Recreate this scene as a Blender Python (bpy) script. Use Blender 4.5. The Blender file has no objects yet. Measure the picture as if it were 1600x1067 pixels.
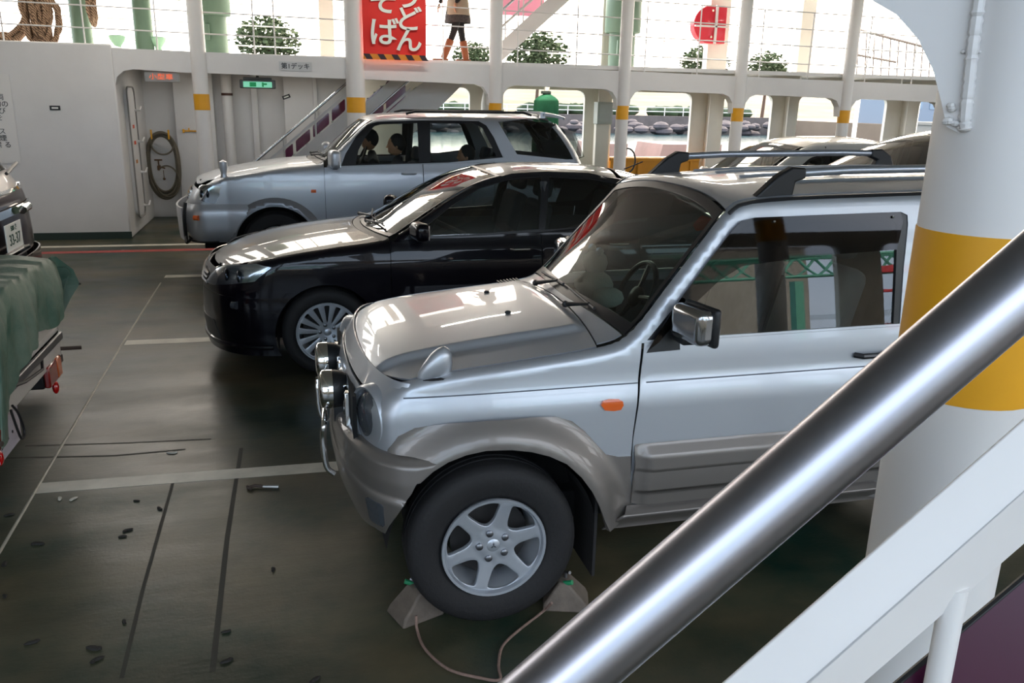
import bpy, bmesh, math, random
from math import sin, cos, pi, sqrt, radians
from mathutils import Vector, Matrix, geometry
import numpy as np
random.seed(7)
SC = bpy.context.scene
COL = SC.collection

# ------------------------------------------------------------------ camera
H = 1.97; FPX = 1300.0
PSI, TH, RO = radians(15.0), radians(16.0), radians(1.2)
_f = np.array([sin(PSI)*cos(TH), cos(PSI)*cos(TH), -sin(TH)])
_r0 = np.array([cos(PSI), -sin(PSI), 0.0]); _u0 = np.cross(_r0, _f)
_r = _r0*cos(RO)+_u0*sin(RO); _u = -_r0*sin(RO)+_u0*cos(RO)
CP = np.array([0.0, 0.0, H])
cam = bpy.data.cameras.new('camera'); camo = bpy.data.objects.new('camera', cam); COL.objects.link(camo)
camo.matrix_world = Matrix(((_r[0], _u[0], -_f[0], 0), (_r[1], _u[1], -_f[1], 0), (_r[2], _u[2], -_f[2], H), (0, 0, 0, 1)))
cam.sensor_width = 36.0; cam.lens = FPX*36.0/1600.0; cam.clip_start = 0.02; cam.clip_end = 2000
SC.camera = camo
cam.dof.use_dof = False

# ------------------------------------------------------------------ world
w = bpy.data.worlds.new('sky'); SC.world = w; w.use_nodes = True
nt = w.node_tree; nt.nodes.clear()
def N(t, **k):
    n = nt.nodes.new(t)
    for a, b in k.items(): setattr(n, a, b)
    return n
out = N('ShaderNodeOutputWorld'); bg = N('ShaderNodeBackground'); tc = N('ShaderNodeTexCoord')
SUN = Vector((sin(radians(34))*cos(radians(30)), cos(radians(34))*cos(radians(30)), sin(radians(30))))
dt = N('ShaderNodeVectorMath', operation='DOT_PRODUCT'); dt.inputs[1].default_value = SUN
nrm = N('ShaderNodeVectorMath', operation='NORMALIZE')
nt.links.new(tc.outputs['Generated'], nrm.inputs[0]); nt.links.new(nrm.outputs[0], dt.inputs[0])
ma = N('ShaderNodeMath', operation='MULTIPLY_ADD'); ma.inputs[1].default_value = .5; ma.inputs[2].default_value = .5
nt.links.new(dt.outputs['Value'], ma.inputs[0])
pw = N('ShaderNodeMath', operation='POWER'); pw.inputs[1].default_value = 3.2; nt.links.new(ma.outputs[0], pw.inputs[0])
mx = N('ShaderNodeMix', data_type='RGBA'); mx.inputs[6].default_value = (2.0, 2.55, 3.3, 1); mx.inputs[7].default_value = (11.0, 9.6, 7.8, 1)
nt.links.new(pw.outputs[0], mx.inputs[0])
sep = N('ShaderNodeSeparateXYZ'); nt.links.new(nrm.outputs[0], sep.inputs[0])
# soft clouds
nz = N('ShaderNodeTexNoise'); nz.inputs['Scale'].default_value = 2.2; nz.inputs['Detail'].default_value = 5
nt.links.new(nrm.outputs[0], nz.inputs['Vector'])
cr = N('ShaderNodeMapRange'); cr.inputs[1].default_value = .48; cr.inputs[2].default_value = .72; nt.links.new(nz.outputs[0], cr.inputs[0])
cm = N('ShaderNodeMath', operation='MULTIPLY'); cm.inputs[1].default_value = .55; nt.links.new(cr.outputs[0], cm.inputs[0])
mx2 = N('ShaderNodeMix', data_type='RGBA'); mx2.inputs[7].default_value = (5.2, 5.2, 5.3, 1)
nt.links.new(cm.outputs[0], mx2.inputs[0]); nt.links.new(mx.outputs[2], mx2.inputs[6])
# below the horizon the haze over the sea
gr = N('ShaderNodeMapRange'); gr.inputs[1].default_value = -.05; gr.inputs[2].default_value = 0.0
nt.links.new(sep.outputs['Z'], gr.inputs[0])
mx3 = N('ShaderNodeMix', data_type='RGBA'); mx3.inputs[6].default_value = (.9, 1.0, 1.05, 1)
nt.links.new(gr.outputs[0], mx3.inputs[0]); nt.links.new(mx2.outputs[2], mx3.inputs[7])
nt.links.new(mx3.outputs[2], bg.inputs[0]); bg.inputs[1].default_value = 1.0
nt.links.new(bg.outputs[0], out.inputs[0])

# the sun itself, low ahead to the right behind thin cloud
sl = bpy.data.lights.new('sun', 'SUN'); sl.energy = 2.2; sl.angle = radians(4); sl.color = (1, .93, .82)
so = bpy.data.objects.new('sun', sl); COL.objects.link(so)
so.rotation_euler = (-SUN).to_track_quat('-Z', 'Y').to_euler()

SC.view_settings.view_transform = 'Standard'; SC.view_settings.look = 'None'
SC.view_settings.gamma = 1.0; SC.view_settings.use_curve_mapping = False
SC.view_settings.exposure = 0.22
SC.cycles.use_denoising = True
SC.cycles.max_bounces = 8; SC.cycles.transparent_max_bounces = 16

# ------------------------------------------------------------------ measuring helpers (pixel of the 1600x1067 photo <-> place)
def ray(px, py): return _f + _r*((px-800)/FPX) - _u*((py-533.5)/FPX)
def onY(px, py, Y): d = ray(px, py); return CP + d*(Y/d[1])
def onX(px, py, X): d = ray(px, py); return CP + d*(X/d[0])
def onZ(px, py, Z=0.0): d = ray(px, py); return CP + d*((Z-H)/d[2])
def proj(P):
    q = np.array(P, float)-CP; z = q@_f
    return np.array([800+FPX*(q@_r)/z, 533.5-FPX*(q@_u)/z])
def inv(fn, p, g, org=(0, 0, 0), lim=None):
    """surface parameters (u,v) of the place on surface fn that shows at pixel p"""
    u = np.array(g, float); o = np.array(org, float); p = np.array(p, float)
    for _ in range(14):
        a = proj(np.array(fn(*u))+o)-p
        if abs(a).max() < .02: break
        h = 1e-3
        J = np.stack([(proj(np.array(fn(u[0]+h, u[1]))+o)-a-p)/h, (proj(np.array(fn(u[0], u[1]+h))+o)-a-p)/h], 1)
        try: s = np.linalg.solve(J, a)
        except Exception: break
        s = np.clip(s, -.25, .25); u = u-s
    return (float(u[0]), float(u[1]))
def invs(fn, pts, g, org=(0, 0, 0)):
    r = []
    for p in pts: g = inv(fn, p, g, org); r.append(g)
    return r

# ------------------------------------------------------------------ materials
def srgb(c):
    if isinstance(c, str): c = tuple(int(c[i:i+2], 16)/255 for i in (0, 2, 4))
    return tuple(x/12.92 if x <= .04045 else ((x+.055)/1.055)**2.4 for x in c)
MATS = {}
def mat(name, col, rough=.5, metal=0.0, coat=0.0, bump=0.0, bscale=40, var=0.0, vscale=4, spec=.5, emit=0.0, trans=0.0, vcol=None, rvar=0.0, coatr=.03):
    if name in MATS: return MATS[name]
    m = bpy.data.materials.new(name); m.use_nodes = True; t = m.node_tree; b = t.nodes['Principled BSDF']
    c = srgb(col); b.inputs['Base Color'].default_value = (*c, 1)
    b.inputs['Roughness'].default_value = rough; b.inputs['Metallic'].default_value = metal
    b.inputs['Coat Weight'].default_value = coat; b.inputs['Coat Roughness'].default_value = coatr
    b.inputs['Specular IOR Level'].default_value = spec; b.inputs['Transmission Weight'].default_value = trans
    if emit: b.inputs['Emission Color'].default_value = (*c, 1); b.inputs['Emission Strength'].default_value = emit
    tcn = t.nodes.new('ShaderNodeTexCoord')
    if var or vcol:
        n = t.nodes.new('ShaderNodeTexNoise'); n.inputs['Scale'].default_value = vscale; n.inputs['Detail'].default_value = 6; n.inputs['Roughness'].default_value = .6
        t.links.new(tcn.outputs['Object'], n.inputs['Vector'])
        mr = t.nodes.new('ShaderNodeMapRange'); mr.inputs[1].default_value = .35; mr.inputs[2].default_value = .68
        t.links.new(n.outputs[0], mr.inputs[0])
        mi = t.nodes.new('ShaderNodeMix'); mi.data_type = 'RGBA'
        mi.inputs[6].default_value = (*c, 1)
        mi.inputs[7].default_value = (*(srgb(vcol) if vcol else tuple(x*(1-var) for x in c)), 1)
        t.links.new(mr.outputs[0], mi.inputs[0]); t.links.new(mi.outputs[2], b.inputs['Base Color'])
        if rvar:
            mr2 = t.nodes.new('ShaderNodeMapRange'); mr2.inputs[3].default_value = rough; mr2.inputs[4].default_value = rough+rvar
            t.links.new(mr.outputs[0], mr2.inputs[0]); t.links.new(mr2.outputs[0], b.inputs['Roughness'])
    if bump:
        n2 = t.nodes.new('ShaderNodeTexNoise'); n2.inputs['Scale'].default_value = bscale; n2.inputs['Detail'].default_value = 4
        bp = t.nodes.new('ShaderNodeBump'); bp.inputs['Strength'].default_value = bump; bp.inputs['Distance'].default_value = .01
        t.links.new(tcn.outputs['Object'], n2.inputs['Vector']); t.links.new(n2.outputs[0], bp.inputs['Height']); t.links.new(bp.outputs[0], b.inputs['Normal'])
    MATS[name] = m; return m
def glassmat(name, tint, ior=1.55, rough=0.0, k=1.0):
    if name in MATS: return MATS[name]
    m = bpy.data.materials.new(name); m.use_nodes = True; t = m.node_tree; t.nodes.clear()
    o = t.nodes.new('ShaderNodeOutputMaterial'); mi = t.nodes.new('ShaderNodeMixShader')
    tr = t.nodes.new('ShaderNodeBsdfTransparent'); tr.inputs[0].default_value = (*tint, 1)
    gl = t.nodes.new('ShaderNodeBsdfGlossy'); gl.inputs['Roughness'].default_value = rough; gl.inputs['Color'].default_value = (k, k, k, 1)
    fr = t.nodes.new('ShaderNodeFresnel'); fr.inputs[0].default_value = ior
    t.links.new(fr.outputs[0], mi.inputs[0]); t.links.new(tr.outputs[0], mi.inputs[1]); t.links.new(gl.outputs[0], mi.inputs[2]); t.links.new(mi.outputs[0], o.inputs[0])
    MATS[name] = m; return m
WHITE = mat('white_paint', 'dcdad8', .38, var=.08, vscale=1.3, bump=.12, bscale=9, rvar=.15)
CREAM = mat('cream_paint', 'e6e0d4', .45, var=.07, vscale=2)
YELLOW = mat('yellow_paint', 'e0a010', .45, var=.1, vscale=6)
PALEG = mat('pale_green_paint', '66806c', .5, var=.12, vscale=3)
PURP = mat('purple_panel', '6a1c48', .12, coat=.6, var=.15, vscale=3)
STEEL = mat('stainless_steel', 'c8c9cf', .2, 1.0)
DULLST = mat('dull_steel', '8d8d90', .4, .9, var=.2)
CHROME = mat('chrome', 'eeeeee', .06, 1.0)
BLACK = mat('black_plastic', '17181a', .45)
SATIN = mat('satin_black', '202022', .3)
RUBBER = mat('rubber', '1b1a1b', .75, bump=.2, bscale=60)
DARK = mat('dark_void', '0a0a0b', .9)
SILVER = mat('silver_paint', 'babec4', .40, .62, coat=.7)
SILVER2 = mat('warm_silver_paint', '7d7772', .42, .55, coat=.5)
NAVY = mat('black_car_paint', '0a0810', .35, .0, coat=.6, spec=.1)
ALLOY = mat('alloy_wheel', 'bcc1c8', .32, .6)
REDL = mat('red_lens', 'c01010', .12, coat=1)
AMBER = mat('amber_lens', 'e0601a', .15, coat=1)
CLEARL = glassmat('lamp_glass', (.93, .96, .97), 1.5)
GLASS = glassmat('window_glass', (.72, .84, .80), 1.7)
TINT = glassmat('tinted_glass', (.30, .33, .33), 1.7)
VISOR = glassmat('smoky_visor', (.22, .21, .23), 1.45, .03, .7)
SEATM = mat('seat_cloth', '4a4a4e', .9, var=.2, vscale=20)
DASHM = mat('dashboard_plastic', '3a3b3c', .7)

# ------------------------------------------------------------------ object helpers
def tag(o, label=None, cat=None, group=None, kind=None):
    if label: o['label'] = label
    if cat: o['category'] = cat
    if group: o['group'] = group
    if kind: o['kind'] = kind
    return o
def thing(name, label, cat, loc=(0, 0, 0), rz=0.0, group=None):
    o = bpy.data.objects.new(name, None); COL.objects.link(o); o.location = loc; o.rotation_euler = (0, 0, rz)
    o.empty_display_size = .1
    return tag(o, label, cat, group)
def copy_tree(o, parent=None):
    c = o.copy(); COL.objects.link(c)
    if parent: c.parent = parent
    for ch in list(o.children): copy_tree(ch, c)
    return c
class MB:
    def __init__(s): s.v = []; s.f = []; s.m = []; s.mi = 0
    def add(s, vs, fs, M=None):
        b = len(s.v)
        for v in vs:
            v = Vector(v); s.v.append(M @ v if M else v)
        for f in fs: s.f.append(tuple(i+b for i in f)); s.m.append(s.mi)
        return s
    def box(s, c, d, M=None, R=None):
        x, y, z = d[0]/2, d[1]/2, d[2]/2
        T = Matrix.Translation(c)
        if R: T = T @ R
        if M: T = M @ T
        vs = [(a*x, b*y, e*z) for a in (-1, 1) for b in (-1, 1) for e in (-1, 1)]
        return s.add(vs, [(0, 1, 3, 2), (4, 6, 7, 5), (0, 4, 5, 1), (2, 3, 7, 6), (0, 2, 6, 4), (1, 5, 7, 3)], T)
    def bb(s, a, b, M=None):
        return s.box(((a[0]+b[0])/2, (a[1]+b[1])/2, (a[2]+b[2])/2), (abs(b[0]-a[0]), abs(b[1]-a[1]), abs(b[2]-a[2])), M)
    def tube(s, path, r, n=10, caps=True, closed=False, M=None):
        P = [Vector(p) for p in path]; k = len(P); rs = r if isinstance(r, (list, tuple)) else [r]*k
        T = []
        for i in range(k):
            a = P[(i-1) % k] if (closed or i > 0) else P[0]; b = P[(i+1) % k] if (closed or i < k-1) else P[-1]
            T.append((b-a).normalized())
        up = Vector((0, 0, 1)) if abs(T[0].z) < .9 else Vector((1, 0, 0))
        n0 = T[0].cross(up).normalized(); vs = []
        for i in range(k):
            if i:
                n0 = n0 - T[i]*n0.dot(T[i]); n0.normalize()
            b0 = T[i].cross(n0)
            for j in range(n):
                a = 2*pi*j/n; vs.append(P[i]+(n0*cos(a)+b0*sin(a))*rs[i])
        fs = []
        for i in range(k if closed else k-1):
            for j in range(n):
                a = i*n+j; b = i*n+(j+1) % n; c = ((i+1) % k)*n+(j+1) % n; d = ((i+1) % k)*n+j
                fs.append((a, b, c, d))
        if caps and not closed: fs.append(tuple(range(n))[::-1]); fs.append(tuple((k-1)*n+j for j in range(n)))
        return s.add(vs, fs, M)
    def lathe(s, prof, n=32, M=None, closed=False):
        """prof: (r, h) about the z axis"""
        k = len(prof); vs = [(r*cos(2*pi*j/n), r*sin(2*pi*j/n), h) for r, h in prof for j in range(n)]; fs = []
        for i in range(k if closed else k-1):
            for j in range(n):
                a = i*n+j; b = i*n+(j+1) % n; c = ((i+1) % k)*n+(j+1) % n; d = ((i+1) % k)*n+j
                fs.append((a, b, c, d))
        if not closed:
            if prof[0][0] > 1e-4: fs.append(tuple(range(n))[::-1])
            if prof[-1][0] > 1e-4: fs.append(tuple((k-1)*n+j for j in range(n)))
        return s.add(vs, fs, M)
    def prism(s, poly, d, M=None):
        """poly in xy, extruded 0..d in z"""
        n = len(poly); vs = [(x, y, 0) for x, y in poly]+[(x, y, d) for x, y in poly]
        fs = [tuple(range(n))[::-1], tuple(range(n, 2*n))]+[(i, (i+1) % n, n+(i+1) % n, n+i) for i in range(n)]
        return s.add(vs, fs, M)
    def ball(s, c, r, n=12, sc=(1, 1, 1), M=None):
        vs = []; fs = []; k = n//2+1
        for i in range(k):
            t = pi*i/(k-1)
            for j in range(n):
                a = 2*pi*j/n; vs.append((c[0]+r*sc[0]*sin(t)*cos(a), c[1]+r*sc[1]*sin(t)*sin(a), c[2]+r*sc[2]*cos(t)))
        for i in range(k-1):
            for j in range(n):
                fs.append((i*n+j, i*n+n+j, i*n+n+(j+1) % n, i*n+(j+1) % n))
        return s.add(vs, fs, M)
    def build(s, name, m, parent=None, smooth=False, bevel=0, seg=2, auto=40, sub=0, loc=None):
        me = bpy.data.meshes.new(name); me.from_pydata([tuple(v) for v in s.v], [], s.f)
        for x in (m if isinstance(m, list) else [m]): me.materials.append(x)
        if isinstance(m, list): me.polygons.foreach_set('material_index', s.m)
        bm = bmesh.new(); bm.from_mesh(me)
        bmesh.ops.remove_doubles(bm, verts=bm.verts, dist=1e-6)
        bmesh.ops.recalc_face_normals(bm, faces=bm.faces); bm.to_mesh(me); bm.free()
        if smooth:
            me.shade_smooth()
            me.set_sharp_from_angle(angle=radians(auto))
        o = bpy.data.objects.new(name, me); COL.objects.link(o)
        if parent: o.parent = parent
        if loc: o.location = loc
        if bevel:
            b = o.modifiers.new('bevel', 'BEVEL'); b.width = bevel; b.segments = seg; b.limit_method = 'ANGLE'; b.angle_limit = radians(35)
            me.shade_smooth(); b.harden_normals = False
            if not smooth: me.set_sharp_from_angle(angle=radians(35))
        if sub:
            q = o.modifiers.new('sub', 'SUBSURF'); q.levels = sub; q.render_levels = sub
        return o
def struct(name, mb, m, **k):
    o = mb.build(name, m, **k); o['kind'] = 'structure'; return o
def cr_(pts, n=8, closed=False):
    """Catmull-Rom through points of any dimension"""
    P = [np.array(p, float) for p in pts]; k = len(P); r = []
    for i in range(k if closed else k-1):
        a = P[(i-1) % k] if closed or i > 0 else 2*P[0]-P[1]; b = P[i]; c = P[(i+1) % k]; d = P[(i+2) % k] if closed or i < k-2 else 2*P[-1]-P[-2]
        for j in range(n):
            t = j/n; r.append(tuple(.5*((2*b)+(-a+c)*t+(2*a-5*b+4*c-d)*t*t+(-a+3*b-3*c+d)*t**3)))
    if not closed: r.append(tuple(P[-1]))
    return r
def rnd(poly, r, n=5):
    """round the corners of a closed polygon; r number or list"""
    k = len(poly); rs = r if isinstance(r, (list, tuple)) else [r]*k; o = []
    for i in range(k):
        p = np.array(poly[i], float); a = np.array(poly[i-1], float)-p; b = np.array(poly[(i+1) % k], float)-p
        la, lb = np.linalg.norm(a), np.linalg.norm(b)
        if rs[i] <= 0 or la < 1e-6 or lb < 1e-6: o.append(tuple(p)); continue
        d = min(rs[i], la*.48, lb*.48); a = a/la*d; b = b/lb*d
        for j in range(n+1):
            t = j/n; o.append(tuple(p+a*(1-t)**2+b*t**2))
    return o
def pchip(tab):
    xs = [a for a, b in tab]; ys = [b for a, b in tab]; n = len(xs)
    h = [xs[i+1]-xs[i] for i in range(n-1)]; d = [(ys[i+1]-ys[i])/h[i] for i in range(n-1)]; m = [d[0]]+[0]*(n-2)+[d[-1]]
    for i in range(1, n-1):
        if d[i-1]*d[i] > 0:
            w1 = 2*h[i]+h[i-1]; w2 = h[i]+2*h[i-1]; m[i] = (w1+w2)/(w1/d[i-1]+w2/d[i])
    def f(x):
        if x <= xs[0]: return ys[0]
        if x >= xs[-1]: return ys[-1]
        lo, hi = 0, n-1
        while hi-lo > 1:
            q = (lo+hi)//2
            if xs[q] <= x: lo = q
            else: hi = q
        t = (x-xs[lo])/h[lo]; t2 = t*t; t3 = t2*t
        return (2*t3-3*t2+1)*ys[lo]+(t3-2*t2+t)*h[lo]*m[lo]+(-2*t3+3*t2)*ys[hi]+(t3-t2)*h[lo]*m[hi]
    return f
def inside(p, poly):
    x, y = p; r = False; j = len(poly)-1
    for i in range(len(poly)):
        xi, yi = poly[i]; xj, yj = poly[j]
        if (yi > y) != (yj > y) and x < (xj-xi)*(y-yi)/(yj-yi)+xi: r = not r
        j = i
    return r
def dens(poly, step):
    o = []; k = len(poly)
    for i in range(k):
        a = poly[i]; b = poly[(i+1) % k]; L = math.hypot(b[0]-a[0], b[1]-a[1]); n = max(1, int(math.ceil(L/step)))
        for j in range(n): o.append((a[0]+(b[0]-a[0])*j/n, a[1]+(b[1]-a[1])*j/n))
    r = []
    for p in o:
        if not r or math.hypot(p[0]-r[-1][0], p[1]-r[-1][1]) > 1e-4: r.append(p)
    if math.hypot(r[0][0]-r[-1][0], r[0][1]-r[-1][1]) < 1e-4: r.pop()
    return r
def dist_edge(p, A):
    a = A[:, :2]; b = A[:, 2:]; q = np.array(p); ab = b-a; t = np.clip(((q-a)*ab).sum(1)/np.maximum((ab*ab).sum(1), 1e-12), 0, 1)
    return np.sqrt((((a+ab*t[:, None])-q)**2).sum(1).min())
def panel(name, outline, fn, m, parent=None, step=.04, holes=(), thick=.006, outv=None, extra=(), smooth=True, kind=None, vs=None, solid=False):
    """a sheet of the surface fn(u,v) with the given outline (and holes) in u,v; outv: a vector roughly outward"""
    loops = [dens(outline, step)]+[dens(h, step) for h in holes]
    pts = []; edges = []
    for L in loops:
        b = len(pts); pts += L; edges += [(b+i, b+(i+1) % len(L)) for i in range(len(L))]
    A = np.array([(*pts[a], *pts[b]) for a, b in edges])
    us = [p[0] for p in loops[0]]; vv = [p[1] for p in loops[0]]
    vst = vs or step
    g = []
    u = math.floor(min(us)/step)*step
    while u < max(us):
        v = math.floor(min(vv)/vst)*vst
        while v < max(vv): g.append((u, v)); v += vst
        u += step
    g += list(extra)
    def ok(p): return inside(p, loops[0]) and not any(inside(p, h) for h in loops[1:])
    md = min(step, vst)
    for p in g:
        if ok(p) and dist_edge(p, A) > md*.35: pts.append(p)
    V, E_, F, *_ = geometry.delaunay_2d_cdt([Vector(p) for p in pts], edges, [], 0, 1e-6)
    fs = []
    for f in F:
        c = (sum(V[i].x for i in f)/len(f), sum(V[i].y for i in f)/len(f))
        if ok(c): fs.append(tuple(f))
    me = bpy.data.meshes.new(name); P3 = [Vector(fn(p.x, p.y)) for p in V]
    used = sorted({i for f in fs for i in f}); rm = {j: i for i, j in enumerate(used)}
    uv = [V[i] for i in used]; P3 = [P3[i] for i in used]; fs = [tuple(rm[i] for i in f) for f in fs]
    s_ = Vector((0, 0, 0))
    for f in fs: s_ += (P3[f[1]]-P3[f[0]]).cross(P3[f[2]]-P3[f[0]])
    if outv is not None and s_.dot(Vector(outv)) < 0: fs = [tuple(reversed(f)) for f in fs]
    me.materials.append(m)
    o = bpy.data.objects.new(name, me); COL.objects.link(o)
    if parent: o.parent = parent
    if kind: o['kind'] = kind
    if not smooth or solid:
        me.from_pydata([tuple(p) for p in P3], [], fs)
        if thick:
            q = o.modifiers.new('thickness', 'SOLIDIFY'); q.thickness = thick; q.offset = -1; q.use_even_offset = False
        if smooth: me.shade_smooth(); me.set_sharp_from_angle(angle=radians(50))
        return o
    acc = [Vector((0, 0, 0)) for _ in P3]
    for f in fs:
        n = (P3[f[1]]-P3[f[0]]).cross(P3[f[2]]-P3[f[0]])
        for i in f: acc[i] += n
    NN = []; h = 2e-3
    for p, a_ in zip(uv, acc):
        du = Vector(fn(p.x+h, p.y))-Vector(fn(p.x-h, p.y)); dv_ = Vector(fn(p.x, p.y+h))-Vector(fn(p.x, p.y-h)); n = du.cross(dv_)
        if n.length < 1e-12: n = a_.copy()
        n.normalize()
        if n.dot(a_) < 0: n = -n
        if a_.length > 1e-12 and n.dot(a_.normalized()) < .3: n = a_.normalized()
        NN.append(n)
    nv = len(P3); allv = list(P3); faces = list(fs); ln = [NN[i] for f in fs for i in f]
    if thick:
        allv += [p-n*thick for p, n in zip(P3, NN)]
        cnt = {}
        for f in fs:
            for i in range(len(f)):
                e = (f[i], f[(i+1) % len(f)]); cnt[e] = 1
        for f in fs:
            g_ = tuple(i+nv for i in reversed(f)); faces.append(g_); ln += [-NN[i-nv] for i in g_]
        for (a, b) in cnt:
            if (b, a) not in cnt:
                q = (b, a, a+nv, b+nv); n = (allv[q[1]]-allv[q[0]]).cross(allv[q[3]]-allv[q[0]])
                if n.length > 0: n.normalize()
                faces.append(q); ln += [n]*4
    me.from_pydata([tuple(p) for p in allv], [], faces)
    me.shade_smooth()
    try: me.normals_split_custom_set([tuple(n) for n in ln])
    except Exception as e: print('normals', name, e)
    return o
def text(name, s, size, loc, rot, m, parent=None, ext=.001, align='CENTER', sx=1.0, bold=0.0):
    c = bpy.data.curves.new(name, 'FONT'); c.body = s; c.size = size; c.extrude = ext; c.align_x = align; c.align_y = 'CENTER'; c.offset = bold
    o = bpy.data.objects.new(name, c); COL.objects.link(o); bpy.context.view_layer.update()
    me = bpy.data.meshes.new_from_object(o.evaluated_get(bpy.context.evaluated_depsgraph_get())); bpy.data.objects.remove(o)
    me.materials.clear(); me.materials.append(m); me.polygons.foreach_set('material_index', [0]*len(me.polygons))
    o = bpy.data.objects.new(name, me); COL.objects.link(o); o.location = loc; o.rotation_euler = rot; o.scale = (sx, 1, 1)
    if parent: o.parent = parent
    return o
RX = (pi/2, 0, 0)     # upright, facing -Y
RXR = (pi/2, 0, pi/2)  # upright, facing +X
# ================================================================== the ferry: deck, hull, beams
def deck_mat():
    m = bpy.data.materials.new('deck_paint'); m.use_nodes = True; t = m.node_tree; b = t.nodes['Principled BSDF']; L = t.links.new
    g = t.nodes.new('ShaderNodeNewGeometry')
    def noise(sc, det, vec, rough=.6):
        n = t.nodes.new('ShaderNodeTexNoise'); n.inputs['Scale'].default_value = sc; n.inputs['Detail'].default_value = det; n.inputs['Roughness'].default_value = rough
        L(vec, n.inputs['Vector']); return n.outputs[0]
    mp = t.nodes.new('ShaderNodeMapping'); mp.inputs['Scale'].default_value = (.5, 1.6, 1); L(g.outputs['Position'], mp.inputs[0])
    n1 = noise(1.1, 7, g.outputs['Position']); n2 = noise(2.0, 6, mp.outputs[0]); n3 = noise(60, 3, g.outputs['Position'])
    r1 = t.nodes.new('ShaderNodeValToRGB'); r1.color_ramp.elements[0].position = .35; r1.color_ramp.elements[0].color = (*srgb('1a332a'), 1)
    r1.color_ramp.elements[1].position = .68; r1.color_ramp.elements[1].color = (*srgb('625843'), 1); L(n1, r1.inputs[0])
    r2 = t.nodes.new('ShaderNodeValToRGB'); r2.color_ramp.elements[0].position = .38; r2.color_ramp.elements[0].color = (.45, .45, .45, 1)
    r2.color_ramp.elements[1].position = .62; r2.color_ramp.elements[1].color = (1, 1, 1, 1); L(n2, r2.inputs[0])
    mu = t.nodes.new('ShaderNodeMix'); mu.data_type = 'RGBA'; mu.blend_type = 'MULTIPLY'; mu.inputs[0].default_value = .5
    L(r1.outputs[0], mu.inputs[6]); L(r2.outputs[0], mu.inputs[7]); L(mu.outputs[2], b.inputs['Base Color'])
    rr = t.nodes.new('ShaderNodeMapRange'); rr.inputs[1].default_value = .3; rr.inputs[2].default_value = .7; rr.inputs[3].default_value = .28; rr.inputs[4].default_value = .45
    L(n2, rr.inputs[0]); L(rr.outputs[0], b.inputs['Roughness'])
    ad = t.nodes.new('ShaderNodeMath'); ad.operation = 'MULTIPLY_ADD'; ad.inputs[1].default_value = .12; L(n3, ad.inputs[0]); L(n2, ad.inputs[2])
    bp = t.nodes.new('ShaderNodeBump'); bp.inputs['Strength'].default_value = .22; bp.inputs['Distance'].default_value = .02
    L(ad.outputs[0], bp.inputs['Height']); L(bp.outputs[0], b.inputs['Normal'])
    b.inputs['Specular IOR Level'].default_value = .34
    return m
DECK = deck_mat()
XA, XB = -11.0, 24.0
struct('floor', MB().bb((XA, -3.2, -.1), (XB, 15.6, 0)), DECK)
struct('ceiling', MB().bb((XA, -2.6, 4.45), (XB, 15.0, 4.6)), mat('ceiling_paint', 'c8c6c2', .5))
# girders under the ceiling
n = 0
for k in range(17):
    x = XA+1+2.06*k
    n += 1
    struct('trim_%d' % n, MB().bb((x-.06, -2.6, 4.2), (x+.06, 15.0, 4.45)), CREAM)
# painted guide lines (thin paint coats on the deck)
LINE = mat('line_paint', 'cfcabb', .45, var=.25, vscale=5)
def strip(name, pts, m, z=.0015, label=None, cat=None, group=None):
    me = bpy.data.meshes.new(name); me.from_pydata([(x, y, z) for x, y in pts], [], [tuple(range(len(pts)))]); me.materials.append(m)
    o = bpy.data.objects.new(name, me); COL.objects.link(o); tag(o, label, cat, group); o.modifiers.new('t', 'SOLIDIFY').thickness = .0012
    return o
def skew(x0, x1, ya, yb, wd): return [(x0, ya-wd/2), (x1, yb-wd/2), (x1, yb+wd/2), (x0, ya+wd/2)]
strip('guide_line', skew(-1.34, 3.6, 4.42, 4.27, .125), LINE, label='broad white parking line reaching under the nearest silver four-wheel drive', cat='painted line')
strip('guide_line', skew(-1.38, 4.6, 7.19, 7.0, .14), LINE, label='white parking line ending under the nose of the black sedan', cat='painted line')
strip('guide_line', skew(-1.42, 4.6, 9.95, 9.8, .14), LINE, label='short white parking line behind the hood of the black sedan', cat='painted line')
strip('deck_edge_line', skew(-9, 16, 12.22, 12.10, .14), LINE, label='long thin white line on the deck in front of the white wall', cat='painted line')
strip('deck_edge_line', skew(-9, 16, 11.75, 11.66, .16), mat('red_line_paint', 'a8413c', .5, var=.3, vscale=5), label='long red line on the deck beside the long white one', cat='painted line')
seam = MB()
sp = [(-1.30, -1.0), (-1.33, 3.6), (-1.36, 5.0), (-1.40, 7.2), (-1.42, 9.6)]
for a, b in zip(sp, sp[1:]): seam.add([(a[0]-.008, a[1], .001), (a[0]+.008, a[1], .001), (b[0]+.008, b[1], .001), (b[0]-.008, b[1], .001), (a[0], a[1], .005), (b[0], b[1], .005)], [(0, 4, 5, 3), (4, 1, 2, 5)])
struct('trim_30', seam, mat('seam_paint', 'b5b0a0', .5, var=.3, vscale=12))
grv = mat('groove_dirt', '2b2c26', .7)
def groove(name, pts, wd):
    mb = MB()
    for a, b in zip(pts, pts[1:]):
        d = Vector((b[0]-a[0], b[1]-a[1], 0)).normalized(); q = Vector((-d.y, d.x, 0))*wd/2
        mb.add([(a[0]-q.x, a[1]-q.y, .001), (a[0]+q.x, a[1]+q.y, .001), (b[0]+q.x, b[1]+q.y, .001), (b[0]-q.x, b[1]-q.y, .001)], [(0, 1, 2, 3)])
    return mb
def gz(*ps): return [tuple(onZ(*p)[:2]) for p in ps]
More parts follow.
